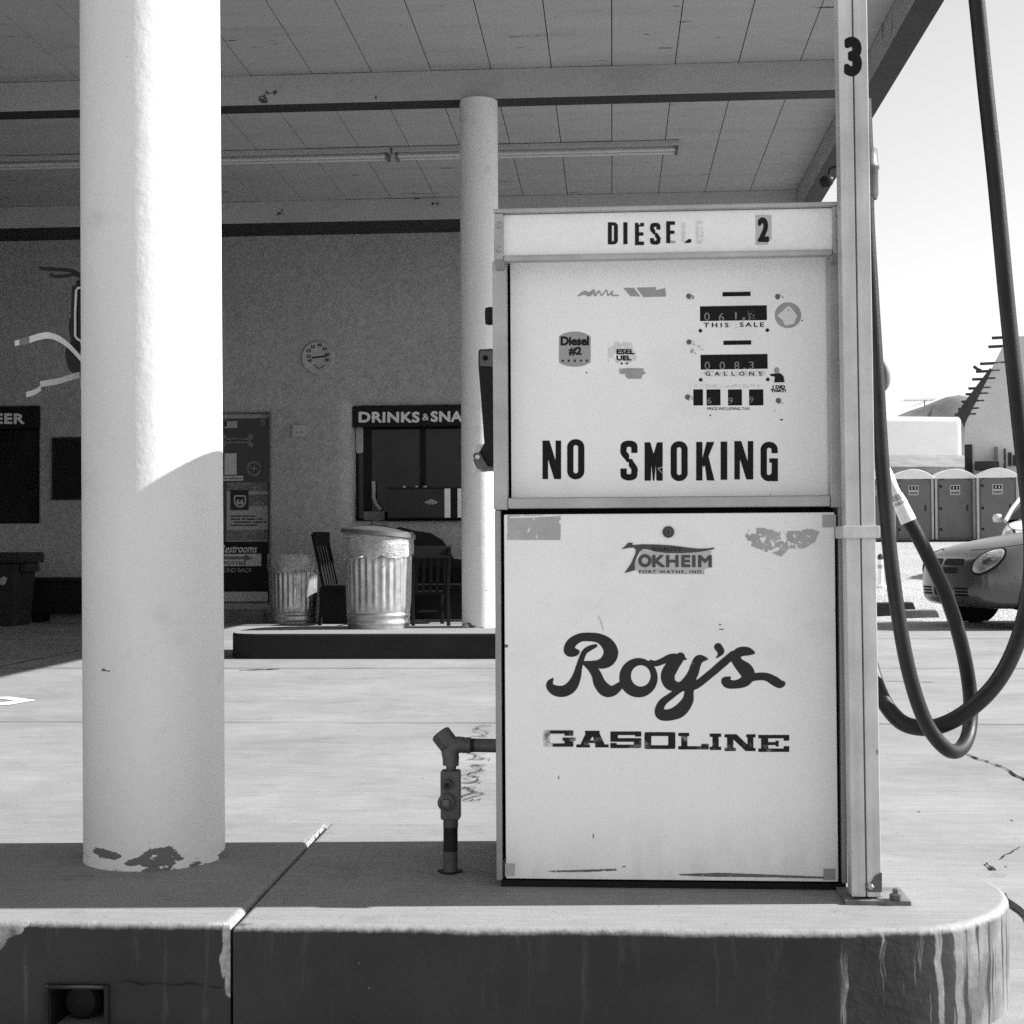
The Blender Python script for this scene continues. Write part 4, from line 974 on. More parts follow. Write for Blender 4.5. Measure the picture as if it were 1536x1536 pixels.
tb = lambda a: (920 + a[0] * k, 780 + a[1] * k, 920 + a[2] * k, 780 + a[3] * k)
b_ = tb((337, 462, 518, 640)); sheet('lettering', f_sub(f_ell((b_[0] + b_[2]) / 2, (b_[1] + b_[3]) / 2, 10, 9.8), f_ell((b_[0] + b_[2]) / 2, (b_[1] + b_[3]) / 2, 5, 4.9)), (b_[0] - 1, b_[1] - 1, b_[2] + 1, b_[3] + 1), .5, L1, MT['emblem'], lp)
btext('lettering', 'KHEIM', tb((525, 474, 1335, 640)), L1, MT['emblem'], lp, 1.15, .45, spacing=1.12)
text('lettering', 'QUALITY', tb((525, 364, 925, 420)), L2, MT['ink_clean'], lp, .015, 0, 1.3, .03)
text('lettering', 'FORT WAYNE, IND.', tb((350, 680, 1220, 728)), L1, MT['ink_clean'], lp, .01, 0, 1.25)
# tape remnants, glue stains, scratches
def lsh(nm, f, bd, m, pl=L0): return sheet(nm, f, bd, .7, pl, MT[m], lp)
lsh('tape_patch', f_sub(f_box(761, 772.5, 841, 810), f_noise(9, .24, 1, 81), f_stroke([(765, 776), (800, 775), (838, 773)], smooth=False, r=1.2)), (758, 771.5, 844, 812), 'tape')
lsh('tape_patch', f_box(1233.5, 772, 1254, 791), (1232, 771, 1255, 792), 'tape'); lsh('tape_patch', f_box(757.5, 1295, 772, 1314), (757, 1293, 774, 1316), 'tape'); lsh('tape_patch', f_box(1235, 1303, 1253, 1320), (1233, 1301, 1254, 1321), 'sticker')
K = lambda *p: [(720 + a * .4036, 740 + b * .4036) for a, b in p]
lsh('glue_stain', f_sub(f_or(f_poly(K((1003, 130), (1060, 128), (1100, 140), (1180, 140), (1225, 130), (1262, 142), (1245, 180), (1205, 205), (1150, 205), (1120, 235), (1075, 222), (1005, 195), (985, 160))), f_ell(720 + 980 * .4036, 740 + 112 * .4036, 5, 2.4), f_ell(720 + 990 * .4036, 740 + 152 * .4036, 4, 1.6)), f_noise(11, .07, 1, 91), f_noise(5, .20, 1, 92)), (1105, 778, 1235, 840), 'tape')
lsh('scratch', f_sub(f_poly([(820, 1306), (860, 1305), (925, 1303), (925, 1306), (880, 1308), (830, 1308.5)]), f_noise(6, .18, 1, 95)), (816, 1300, 930, 1312), 'scuff')
lsh('scratch', f_sub(f_poly([(1018, 1311), (1080, 1309), (1160, 1312), (1236, 1315), (1236, 1318), (1150, 1316), (1060, 1315), (1020, 1313)]), f_noise(7, .22, 1, 97)), (1010, 1306, 1240, 1320), 'scuff')
for (px, py, rx, ry) in ((757.5, 969, 5, 2.5), (1080, 937, 2.4, .9), (1082, 944, 4, 1), (936, 1300, 3, 1), (838, 1166, 1, 3), (890, 1254, .8, 4), (1253, 915, 1.2, 2)): lsh('chip', f_sub(f_ell(px, py, rx, ry), f_noise(2, .3, 1, px)), (max(757.2, px - rx - 1), py - ry - 1, px + rx + 1, py + ry + 1), 'scuff')
lsh('scratch', f_stroke([(897, 923, .3), (901, 932, .5), (905, 946, .4)]), (894, 920, 908, 949), 'tape')

# nozzle boot on the left side, with its switch lever
yb_ = YP + .20
B = lambda px, py: at(px, py, yb_)
def outline(pts, y): return [(at(px, py, y).x, at(px, py, y).z) for px, py in pts]
nb = MB(); nb.prism(outline([(719.5, 526.5), (742.5, 525.5), (742, 704), (717, 704), (711, 690), (722, 677), (728, 666), (723, 600), (719, 548)], yb_), yb_ - .03, yb_ + .10); boot = nb.obj('nozzle_boot', MT['plastic'], pump, bev=.004)
MB().prism(outline([(720, 526.5), (742.5, 525.5), (742.5, 550), (719.5, 549)], yb_ - .034), yb_ - .036, yb_ - .031).obj('strap_plate', MT['scuff'], boot, bev=.001)
mb = MB(); mb.lathe([(.006, 0), (.005, .003), (0, .003)], at(728, 537, yb_ - .036), 12, mat=Matrix.Rotation(R(90), 3, 'X')); mb.obj('bolt', MT['black'], boot, smooth=40)
MB().prism(outline([(706.5, 665), (727, 664), (728, 706), (707, 707)], yb_ + .06), yb_ + .104, yb_ + .112).obj('switch_plate', MT['white_plastic'], boot, bev=.002)
q = [at(716, 684, yb_ - .036)] 
lv = MB(); lv.prism(outline([(709.5, 684), (711, 680), (716, 678.5), (721, 681), (727, 692), (732, 699), (742, 701), (742, 704), (717, 704)], yb_ - .037), yb_ - .043, yb_ - .033); lv.obj('lever', MT['scuff'], boot, bev=.0015)
mb = MB(); mb.lathe([(.005, 0), (.0045, .002), (0, .0025)], at(716.5, 685.5, yb_ - .043), 14, mat=Matrix.Rotation(R(90), 3, 'X')); mb.obj('pin', MT['white_plastic'], boot, smooth=40)
mb = MB(); mb.lathe([(0, -.02), (.018, -.02), (.02, -.014), (.02, .012), (0, .014)], at(742, 474, YP + .2), 16, mat=Matrix.Rotation(R(90), 3, 'Y')); mb.obj('knob', MT['plastic'], pump, smooth=40)

# =================================================================== HOSE POST
ym = 2.862
pt = at(1300, 1342, ym); lean = .0050
post = thing('hose_post', 'tall worn metal hose post numbered 3 beside the pump', 'post', ((X(1278, 1330, ym) + X(1323, 1330, ym)) / 2, ym + .05, .2))
def lean_v(v): return Vector((v[0] - (v[2] - .2) * lean, v[1], v[2]))
def lbox(x0, x1, y0, y1, z0, z1): 
    m = MB().box(x0, x1, y0, y1, z0, z1); m.v = [lean_v(v) for v in m.v]; return m
pxa, pxb = X(1277.5, 1330, ym), X(1322.5, 1330, ym); pm = pxa + (pxb - pxa) * .5
zt_ = 2.62
lbox(pxa, pm - .0012, ym, ym + .05, .212, zt_).obj('mast', MT['post'], post, bev=.003)
lbox(pm + .0012, pxb, ym, ym + .05, .212, zt_).obj('mast', MT['post'], post, bev=.003)
lbox(pm - .0015, pm + .0015, ym + .004, ym + .046, .212, zt_ - .002).obj('seam', MT['scuff'], post)
lbox(pm + .002, pxb - .006, ym + .0505, ym + .1125, .212, zt_ - .01).obj('added_light_stop', MT['post'], post, bev=.002)  # hidden rib added to block the sun streak between post and pump
MB().box(X(1266, 1345, ym), X(1365, 1345, ym), ym - .014, ym + .10, .199, .209).obj('base_plate', MT['scuff'], post, bev=.002)
g_ = MB(); g_.prism(outline([(1301, 1336), (1306, 1326), (1313, 1314), (1322.8, 1309), (1322.8, 1338), (1303, 1338)], ym - .003), ym - .004, ym - .0005); g_.obj('gusset', MT['conduit'], post)
mb = MB(); mb.lathe([(.0075, 0), (.0075, .003), (.005, .006), (.003, .0065), (0, .0065)], at(1305, 1330, ym - .004), 6, mat=Matrix.Rotation(R(90), 3, 'X')); mb.obj('bolt', MT['steel'], post)
bc = at(1343.5, 1337, ym - .005); mb = MB(); mb.lathe([(.012, 0), (.012, .010), (.006, .0105), (.006, .019), (.0045, .021), (0, .021)], (bc.x, bc.y, .2102), 6); mb.obj('bolt', MT['conduit'], post)
lbox(X(1266, 798, ym), X(1320.5, 798, ym) + .002, ym - .010, ym + .09, Z(1290, 807.5, ym), Z(1290, 788.5, ym)).obj('clamp', MT['post'], post, bev=.003)
PP = lambda px, py: at(px, py, ym - .0006)
btext('lettering', '3', (1266, 55, 1293, 114.5), PP, MT['ink'], post, 4.2, .5, f_or(f_stroke([(1262, 75.5, .9), (1274, 76.5, .9), (1281, 73, .5)], smooth=False), f_stroke([(1262, 94.5, 1.2), (1274, 93.5, 1.0), (1280, 97, .5)], smooth=False)))


# =================================================================== HOSES
def spline_px(pts, k=8): return catmull([at(px, py, y) for px, py, y in pts], k)
h1 = spline_px([(1440, -200, 3.0), (1452, -110, 3.03), (1464, -10, 3.05), (1477, 120, 3.07), (1494, 280, 3.08), (1511, 460, 3.08), (1530, 640, 3.07), (1546, 790, 3.06), (1545, 880, 3.05), (1527, 960, 3.04), (1496, 1022, 3.03), (1452, 1066, 3.02), (1405, 1090, 3.02), (1362, 1088, 3.03), (1335, 1066, 3.05), (1316, 1030, 3.08), (1300, 975, 3.12), (1284, 920, 3.16), (1276, 890, 3.18), (1268, 880, 3.19)])
top_ = [Vector((.475, 2.925, 2.36)), Vector((.50, 2.935, 2.47)), Vector((.555, 2.955, 2.515)), Vector((.61, 2.975, 2.46))]
h1 = catmull(top_ + [Vector(h1[0])], 6)[:-1] + h1
o = MB(); o.tube(h1, .0165, 16)
o = o.obj('fuel_hose', MT['rubber'], smooth=60, loc=h1[36])
tag(o, 'black fuel hose sweeping wide at the right edge and looping behind the other hose', 'hose', 'black fuel hoses beside the post')
o = thing('fuel_hose', 'black fuel hose hugging the post with a pale coupling on its return', 'hose', h1[36], 'black fuel hoses beside the post')
h2 = spline_px([(1296, 150, 2.985), (1299, 230, 2.985), (1301, 330, 2.985), (1308, 450, 2.98), (1315, 560, 2.97), (1322, 680, 2.96), (1333, 810, 2.945), (1347, 920, 2.93), (1364, 1010, 2.925), (1388, 1082, 2.93), (1418, 1122, 2.95), (1440, 1124, 3.0), (1454, 1095, 3.06), (1455, 1040, 3.09), (1443, 970, 3.08), (1420, 895, 3.06), (1390, 830, 3.05), (1362, 778, 3.04)])
mb = MB(); mb.tube(h2, .0148, 16); mb.obj('hose', MT['rubber'], o, smooth=60)
mb = MB(); q = [at(1363, 782, 3.04), at(1354.5, 764, 3.04), at(1348, 750, 3.04)]; mb.tube(q, [.0165, .0155, .0145], 16); mb.obj('coupling', MT['white_plastic'], o, smooth=50)
mb = MB(); mb.tube([at(1351, 756, 3.04), at(1344, 742, 3.04)], [.0155, .013], 14); mb.obj('clip', MT['steel'], o, smooth=50)
mb = MB(); mb.tube([at(1346, 746, 3.04), at(1339, 732, 3.04), at(1330, 712, 3.04), at(1318, 690, 3.05)], [.011, .012, .013, .014], 12); mb.obj('nozzle_tube', MT['white_plastic'], o, smooth=50)
mb = MB(); q = spline_px([(1322, 542, 3.10), (1327, 556, 3.10), (1328, 570, 3.10), (1325, 580, 3.10), (1318, 586, 3.10)], 4); mb.tube(q, [.006 + .005 * math.sin(math.pi * i / (len(q) - 1)) for i in range(len(q))], 10); mb.obj('nozzle_hook', MT['scuff'], pump, smooth=50)
MB().box(xb - .002, X(1322, 565, 3.10), 3.088, 3.112, Z(1322, 570, 3.10), Z(1322, 556, 3.10)).obj('nozzle_hook', MT['scuff'], pump, bev=.003)
mb = MB(); c0 = at(1303, 255, 2.99)
mb.lathe([(0, -.062), (.016, -.06), (.019, -.05), (.019, -.002), (.0215, .002), (.0215, .008), (.019, .012), (.018, .040), (.010, .046), (.009, .07), (0, .072)], c0, 16); mb.obj('breakaway', MT['conduit'], o, smooth=40)

# =================================================================== CONDUIT
cp = atz(675, 1308, .2); yc = cp.y
cd = thing('conduit_riser', 'rusty upright conduit pipe with square capped elbow entering the pump', 'pipe', (cp.x, yc, .2))
C = lambda px, py: at(px, py, yc)
def seg(p0, p1, r0, r1=None, n=18, m='conduit', nm='pipe'):
    mb = MB(); mb.tube([C(*p0), C(*p1)], [r0, r1 or r0], n); return mb.obj(nm, MT[m], cd, smooth=50)
px_m = yc / F
seg((675.5, 1312), (676, 1226), 10.8 * px_m, None, 20, 'conduit_dark')
seg((675.5, 1308), (675.5, 1276), 11.1 * px_m, None, 20, 'conduit'); seg((676, 1240), (676, 1226), 11.3 * px_m, None, 20, 'conduit')
mb = MB(); a, b = C(662, 1228), C(690.5, 1155); mb.box(a.x, b.x, yc - .019, yc + .019, a.z, b.z); mb.obj('sealing_fitting', MT['conduit'], cd, bev=.005)
for (px, py, r1_, r2_) in ((671.5, 1200.5, 13, 8.5), (673, 1174, 7.5, 4)):
    c0 = C(px, py); q = yc / F; mb = MB(); mb.lathe([(r1_ * q, 0), (r1_ * q, .012), (r2_ * q, .016), (r2_ * q, .012), (0, .012)], (c0.x, yc - .018, c0.z), 20, mat=Matrix.Rotation(R(90), 3, 'X')); mb.obj('plug', MT['conduit'], cd, smooth=35)
    s_ = r2_ * q * .55; MB().box(c0.x - s_, c0.x + s_, yc - .0345, yc - .029, c0.z - s_, c0.z + s_).obj('plug_socket', MT['scuff' if r1_ > 9 else 'black'], cd, bev=.001)
seg((676.5, 1156), (677, 1146), 7.5 * px_m)
seg((676, 1148), (676.5, 1134), 12 * px_m, 12.4 * px_m); 
mb = MB(); mb.tube([C(676, 1138), C(675, 1128), C(678, 1119), C(688, 1117), C(696, 1117)], [12.2 * px_m, 13.6 * px_m, 14.2 * px_m, 12.6 * px_m, 11.6 * px_m], 20); mb.obj('elbow', MT['conduit'], cd, smooth=60)
seg((690, 1117.5), (706, 1118), 11.6 * px_m, 12 * px_m); seg((705, 1118), (712, 1118), 10.4 * px_m, None, 18, 'conduit_dark'); seg((711, 1118), (746, 1118.5), 10.2 * px_m)
c0 = C(668.5, 1110.5); ax = Matrix.Rotation(R(-37), 3, 'Y'); mb = MB()
mb.lathe([(0, -.012), (.022, -.012), (.0225, .0), (.0225, .018), (.017, .022), (.008, .023), (0, .023)], c0, 6, mat=ax @ Matrix.Rotation(R(20), 3, 'Z')); mb.obj('cap', MT['conduit'], cd, bev=.0015)
MB().lathe([(.028, 0), (.024, .004), (0, .004)], (cp.x, yc, .199), 14, mod=lambda i, a: 1 + .15 * math.sin(3 * a)).obj('collar', MT['conduit_dark'], cd, smooth=40)

# =================================================================== BRACKET ON THE NEAR COLUMN
ybk = 3.26
bk = thing('strap_bracket', 'pale and black bracket with two curling straps behind the thick column', 'bracket', at(128, 520, ybk))
MB().prism(outline([(114, 432), (121, 431), (136, 431), (136, 512), (126, 512), (112, 508)], ybk), ybk - .03, ybk + .012).obj('housing', MT['plastic'], bk, bev=.004)
fr_ = [(125, 431.5), (117, 432), (114.5, 436), (113, 470), (113, 504), (116, 508), (122, 512), (123.5, 520), (122.5, 536), (123, 545), (123, 582)]
mb = MB(); mb.tube([at(px, py, ybk - .034) for px, py in fr_], .0028, 8); mb.obj('rim', MT['strap'], bk, smooth=50)
MB().prism(outline([(104, 480), (110, 470), (114, 440), (114, 420), (126, 420), (126, 565), (114, 562), (104, 556), (99, 540), (98, 525), (107, 512), (103, 494)], ybk + .02), ybk + .014, ybk + .05).obj('backing', MT['plastic'], bk, bev=.006)
def band(pts, w, nm, m, tw=0):
    q = catmull([at(px, py, ybk + dy) for px, py, dy in pts], 6); vs = []; fs = []
    for i, p in enumerate(q):
        h = w / 2; vs += [p + Vector((0, tw * i / len(q), h)), p + Vector((0, tw * i / len(q) + .0016, -h)), p + Vector((0, .003 + tw * i / len(q), -h)), p + Vector((0, .0016 + tw * i / len(q), h))]
        if i:
            a = 4 * (i - 1); fs += [(a, a + 1, a + 5, a + 4), (a + 2, a + 3, a + 7, a + 6), (a + 1, a + 2, a + 6, a + 5), (a + 3, a, a + 4, a + 7)]
    return link_mesh(nm, vs, fs, MT[m], bk, smooth=60)
band([(121, 538, -.036), (112, 528, -.04), (100, 516, -.05), (86, 507, -.06), (72, 503, -.07), (58, 505, -.075), (42, 510, -.08)], .014, 'strap', 'strap')
band([(40, 511, -.08), (30, 513, -.075), (22, 515, -.07)], .012, 'strap', 'strap'); band([(43, 509, -.082), (36, 511, -.082), (29, 513, -.078)], .014, 'buckle', 'scuff')
band([(119, 562, .0), (105, 566, -.01), (85, 572, -.02), (60, 576, -.03)], .013, 'strap', 'tape'); band([(61, 582, -.03), (52, 588, -.03), (39, 592, -.03)], .012, 'strap', 'tape')
for pts, r_ in (([(124, 416), (112, 408), (100, 405), (80, 404), (66, 403.5), (60, 402)], .0045), ([(124, 418), (112, 412), (98, 414), (82, 415), (76, 411)], .004)):
    mb = MB(); mb.tube(catmull([at(px, py, ybk - .01) for px, py in pts], 4), r_, 8); mb.obj('prong', MT['plastic'], bk, smooth=60)

# =================================================================== UNDER THE CANOPY
def corr(i, a): return 1.0
def trash_can(label, base, lid_tilt=None):
    t = thing('trash_can', label, 'trash can', base, 'galvanised trash cans')
    r0, r1, H = .262, .285, .80
    prof = [(r0 * .98, 0)]; flags = [0]
    def add(r, z, f=0): prof.append((r, z)); flags.append(f)
    add(r0, .004); add(r0, .03); add(r0 + .006, .04); add(r0 + .006, .055); add(r0, .065); add(r0 + .002, .095); add(r0 + .008, .105); add(r0 + .008, .12); add(r0 + .002, .13)
    for k in range(9): add(r0 + .003 + (r1 - r0) * (.16 + .5 * k / 8), .15 + .50 * k / 8, 1 if 0 < k < 8 else 0)
    add(r1 - .004, .69); add(r1 + .003, .70); add(r1 + .003, .715); add(r1 - .003, .725); add(r1 - .002, H - .03); add(r1 + .008, H - .02); add(r1 + .008, H - .004); add(r1, H); add(r1 - .008, H - .004); add(r1 - .012, H - .05)
    mb = MB(); mb.lathe(prof, base, 168, mod=lambda i, a: 1 + (.020 * max(-1, min(1, 2.2 * math.sin(28 * a))) if flags[min(i, len(flags) - 1)] else 0))
    mb.obj('body', MT['galv'], t, smooth=35)
    mb = MB(); n = 72
    def bm_(i, a): return 1 + .018 * mnoise.noise((math.cos(a) * 5, math.sin(a) * 5, i * .9)) + .008 * math.sin(11 * a + i)
    mb.lathe([(r1 + .012, H - .20), (r1 + .016, H - .15), (r1 + .018, H - .10), (r1 + .015, H - .05), (r1 + .016, H + .002), (r1 + .004, H + .01), (r1 - .02, H - .02)], base, n, mod=bm_)
    v_ = mb.v[:n]
    for k in range(n): mb.v[k] = mb.v[k] + Vector((0, 0, .05 * mnoise.noise((math.cos(k / n * 6.283) * 2.3, math.sin(k / n * 6.283) * 2.3, base[0]))))
    mb.obj('bag_liner', MT['bag'], t, smooth=70)
    for s_ in (-1, 1):
        mb = MB(); b_ = Vector(base); mb.tube(catmull([b_ + Vector((s_ * (r1 - .01) * math.cos(.9), -(r1 - .01) * math.sin(.9), .62)), b_ + Vector((s_ * (r1 + .05) * math.cos(.95), -(r1 + .05) * math.sin(.95), .60)), b_ + Vector((s_ * (r1 + .05) * math.cos(1.25), -(r1 + .05) * math.sin(1.25), .60)), b_ + Vector((s_ * (r1 - .01) * math.cos(1.3), -(r1 - .01) * math.sin(1.3), .62))], 4), .007, 8); mb.obj('handle', MT['galv'], t, smooth=50)
    if lid_tilt is not None:
        mt = Matrix.Translation(Vector(base) + Vector((0, 0, H + .012))) @ Matrix.Rotation(R(lid_tilt), 4, 'Y') @ Matrix.Rotation(R(-2), 4, 'X')
        mb = MB(); mb.lathe([(r1 + .028, -.038), (r1 + .034, -.032), (r1 + .032, 0), (r1 + .022, .008), (r1 * .7, .034), (r1 * .35, .052), (.06, .062), (0, .063)], (0, 0, 0), 64); mb.v = [mt @ v for v in mb.v]; mb.obj('lid', MT['lid'], t, smooth=40)
        mb = MB(); mb.tube([mt @ Vector(p) for p in ((-.07, 0, .056), (-.05, 0, .092), (.05, 0, .092), (.07, 0, .056))], .008, 8); mb.obj('lid_handle', MT['lid'], t, smooth=50)
c1 = atz(440, 936, 0)
trash_can('dented galvanised trash can with a cone lid, standing on the rear island', (atz(561, 944, .2).x, 12.34, .2), 5.0)
trash_can('open galvanised trash can standing on the ground by the shop door', (c1.x - .06, c1.y + .27, 0))

def chair(label, base, rz):
    t = thing('slat_chair', label, 'chair', (0, 0, 0), 'dark slat chairs by the shop window')
    w, d = .23, .22
    MB().box(-w, w, -d, d, .42, .455).obj('seat', MT['wood'], t, bev=.01)
    for x_, y_ in ((-w + .02, -d + .02), (w - .02, -d + .02)): MB().box(x_ - .02, x_ + .02, y_ - .02, y_ + .02, 0, .419).obj('leg', MT['wood'], t, bev=.004)
    for x_ in (-w + .02, w - .02):
        m = MB(); m.add([(x_ - .02, d - .02, .46), (x_ + .02, d - .02, .46), (x_ + .02, d + .02, .46), (x_ - .02, d + .02, .46), (x_ - .02, d + .03, 0), (x_ + .02, d + .03, 0), (x_ + .02, d + .065, 0), (x_ - .02, d + .065, 0), (x_ - .02, d + .12, 1.04), (x_ + .02, d + .12, 1.04), (x_ + .02, d + .15, 1.04), (x_ - .02, d + .15, 1.04)],
              [(4, 5, 6, 7)[::-1], (0, 1, 5, 4), (1, 2, 6, 5), (2, 3, 7, 6), (3, 0, 4, 7), (8, 9, 10, 11), (0, 8, 9, 1)[::-1], (1, 9, 10, 2)[::-1], (2, 10, 11, 3)[::-1], (3, 11, 8, 0)[::-1]]); m.obj('leg', MT['wood'], t, bev=.004)
    m = MB(); m.box(-w, w, d + .09, d + .125, .90, 1.06); m.obj('top_rail', MT['wood'], t, bev=.012)
    for k in range(5):
        x_ = -w + .065 + k * .083; m = MB(); m.add([(x_ - .017, d, .456), (x_ + .017, d, .456), (x_ + .017, d + .014, .456), (x_ - .017, d + .014, .456), (x_ - .017, d + .10, .91), (x_ + .017, d + .10, .91), (x_ + .017, d + .114, .91), (x_ - .017, d + .114, .91)], [(0, 1, 2, 3)[::-1], (4, 5, 6, 7), (0, 4, 5, 1)[::-1], (1, 5, 6, 2)[::-1], (2, 6, 7, 3)[::-1], (3, 7, 4, 0)[::-1]]); m.obj('slat', MT['wood'], t)
    m = MB(); m.box(-w + .021, w - .021, -d + .01, -d + .03, .16, .19); m.obj('stretcher', MT['wood'], t)
    t.location = base; t.rotation_euler = (0, 0, rz); tag(t, label); return t
ch = chair('dark slat back chair seen from the side between the two trash cans', (atz(497, 937, 0).x + .20, 16.55, 0), R(80))
c2 = copy_tree(ch); c2.location = (atz(650, 937, 0).x - .06, 16.45, 0); c2.rotation_euler = (0, 0, R(196)); c2.scale = (.95, .95, .84); c2['label'] = 'dark slat back chair between the lidded can and the slim column'

yb2 = 17.15
bn = thing('bench', 'black bench with a curved solid back below the shop window', 'bench', (at(640, 900, yb2).x, yb2, 0))
ol = outline([(575, 800), (600, 790), (622, 796), (645, 799), (664, 810), (675, 826), (681, 838), (692, 839), (720, 839), (720, 930), (575, 930)], yb2)
MB().prism(ol[:9] + outline([(720, 852), (575, 852)], yb2), yb2, yb2 + .05).obj('back_rest', MT['black'], bn, bev=.006)
xs0, xs1 = ol[0][0], ol[8][0]
MB().box(xs0, xs1, yb2 - .46, yb2 - .01, .40, .45).obj('seat', MT['wood'], bn, bev=.008)
for k in range(9):
    x_ = xs0 + .03 + (xs1 - xs0 - .06) * k / 8; MB().box(x_ - .03, x_ + .03, yb2 + .01, yb2 + .035, .455, Z(650, 853, yb2)).obj('slat', MT['wood'], bn)
for x_ in (xs0 + .06, xs1 - .06):
    for y_ in (yb2 - .42, yb2): MB().box(x_ - .03, x_ + .03, y_ - .03, y_ + .03, 0, .399).obj('leg', MT['wood'], bn, bev=.004)
MB().box(xs0, xs1, yb2 + .055, yb2 + .07, .03, Z(650, 845, yb2)).obj('back_panel', MT['black'], bn)
MB().box(X(482, 900, yb2 - .3), xs0 - .01, yb2 - .42, yb2 - .05, .0, .42).obj('end_box', MT['black'], bn, bev=.01)
MB().box(xs0 + .1, xs1 - .1, yb2 - .1, yb2 - .07, .05, .39).obj('skirt_board', MT['black'], bn)

yk = YW + .06
ck = thing('cooler', 'dark vintage picnic cooler with a diamond badge and pale end bands on the window ledge', 'cooler', at(637, 778, yk + .1))
p0, p1 = at(582, 778, yk), at(691.5, 731, yk); xm = X(666.5, 750, yk)
MB().box(p0.x, xm, yk, yk + .17, p0.z + .008, p1.z - .012).obj('body', MT['cooler'], ck, bev=.012)
MB().box(p0.x - .004, p1.x + .004, yk - .004, yk + .174, p1.z - .0115, p1.z + .006).obj('lid', MT['plastic'], ck, bev=.006)
MB().box(p0.x, p1.x, yk + .004, yk + .166, p0.z - .004, p0.z + .0075).obj('foot_rail', MT['black'], ck)
x1_, x2_ = X(675.5, 750, yk), X(686, 750, yk)
MB().box(xm + .001, x1_, yk + .001, yk + .169, p0.z + .008, p1.z - .012).obj('end_band', MT['white_plastic'], ck, bev=.004)
MB().box(x1_ + .001, x2_, yk + .006, yk + .164, p0.z + .008, p1.z - .012).obj('end_panel', MT['black'], ck)
MB().box(x2_ + .001, p1.x, yk + .001, yk + .169, p0.z + .008, p1.z - .012).obj('end_band', MT['white_plastic'], ck, bev=.004)
KP = lambda px, py: at(px, py, yk - .002)
sheet('badge', f_sub(f_poly([(636.5, 753.5), (647, 748.5), (657.5, 753.5), (647, 758)]), f_poly([(641, 753.5), (647, 750.6), (653, 753.5), (647, 756.4)]), f_ell(647, 757.5, 1.6, 1.6)), (635, 747, 659, 759), .5, KP, MT['sticker'], ck)
sheet('badge', f_or(f_box(643.5, 752.4, 650.5, 754.4), f_box(645.2, 751.4, 646.6, 755.4), f_box(647.6, 751.4, 649, 755.4)), (642, 750, 652, 757), .5, KP, MT['sticker'], ck)
for px in (606, 624, 637):
    c0 = at(px, 730, yk + .08); mb = MB(); mb.lathe([(.03, 0), (.03, .012), (.018, .026), (0, .028)], (c0.x, c0.y, p1.z + .006), 14); mb.obj('lid_knob', MT['galv'], ck, smooth=40)

th = thing('wall_thermometer', 'round pale dial thermometer on the stucco wall', 'thermometer', at(477, 536, YW))
c0 = at(477, 536.5, YW); rr = 24.8 * YW / F
mb = MB(); mb.lathe([(rr, -.002), (rr, .018), (rr * .95, .026), (rr * .88, .022), (0, .022)], c0, 48, mat=Matrix.Rotation(R(90), 3, 'X')); mb.obj('dial', M('thermometer_face', .36, .1, 8, .5), th, smooth=30)
TH = lambda px, py: at(px, py, YW - .026)
sheet('needle', f_poly([(468, 535.5), (489, 533), (489, 535.5), (468, 538)]), (466, 531, 491, 540), .5, TH, MT['ink_clean'], th)
for s_, px, py in (('40', 479.5, 517.5), ('20', 469, 520), ('60', 487, 523), ('0', 463, 526), ('80', 491, 532), ('20', 463, 534.5), ('40', 464.5, 541), ('100', 490.5, 540)):
    text('lettering', s_, (px - 3.4, py - 2.6, px + 3.4, py + 2.6), TH, MT['ink_clean'], th, .02)
for px, py in ((472, 548), (475, 551), (478, 553), (482, 551), (485, 549)): sheet('mark', f_ell(px, py, 1.2, 1.2), (px - 2, py - 2, px + 2, py + 2), .5, TH, MT['ink_clean'], th)

sk = thing('outlet_box', 'small square outlet cover on the stucco between door and window', 'outlet', at(448.5, 647, YW))
p0, p1 = at(439, 656.5, YW), at(458, 637.5, YW)
MB().box(p0.x, p1.x, YW - .03, YW + .01, p0.z, p1.z).obj('cover', M('outlet_cover', .34, .1, 10, .5), sk, bev=.006)
OP = lambda px, py: at(px, py, YW - .0315)
for px in (445, 451.5): sheet('socket', f_poly([(px - 2.3, 650), (px, 645), (px + 2.3, 650)]), (px - 3, 644, px + 3, 651), .5, OP, MT['ink_grey'], sk)
bd = thing('wall_board', 'black framed board on the stucco left of the thick column', 'board', at(130, 700, YW))
p0, p1 = at(79, 750, YW), at(196, 655, YW)
MB().box(p0.x + .03, p1.x - .03, YW - .025, YW + .01, p0.z + .03, p1.z - .03).obj('panel', MT['black'], bd)
for q in ((p0.x, p0.x + .029, p0.z, p1.z), (p1.x - .029, p1.x, p0.z, p1.z), (p0.x + .0295, p1.x - .0295, p0.z, p0.z + .029), (p0.x + .0295, p1.x - .0295, p1.z - .029, p1.z)): MB().box(q[0], q[1], YW - .035, YW + .01, q[2], q[3]).obj('frame', MT['plastic'], bd, bev=.004)
lb = thing('storage_box', 'low black box along the wall beside the black bin', 'box', (at(110, 930, 17.3).x, 17.3, 0))
p0, p1 = at(40, 934, 17.2), at(215, 866, 17.2)
MB().box(p0.x, p1.x, 17.2, YW - .02, .10, p1.z - .04).obj('body', MT['black'], lb, bev=.01)
MB().box(p0.x - .03, p1.x + .03, 17.17, YW - .01, p1.z - .039, p1.z).obj('lid', MT['plastic'], lb, bev=.012)
for x_ in (p0.x + .1, p1.x - .1): MB().box(x_ - .05, x_ + .05, 17.24, YW - .06, -.002, .099).obj('foot', MT['black'], lb)
gb = atz(28, 941, 0)
bi = thing('waste_bin', 'black plastic waste bin with a wide rounded lid at the left edge', 'waste bin', (at(20, 940, 16.5).x, 16.5, 0))
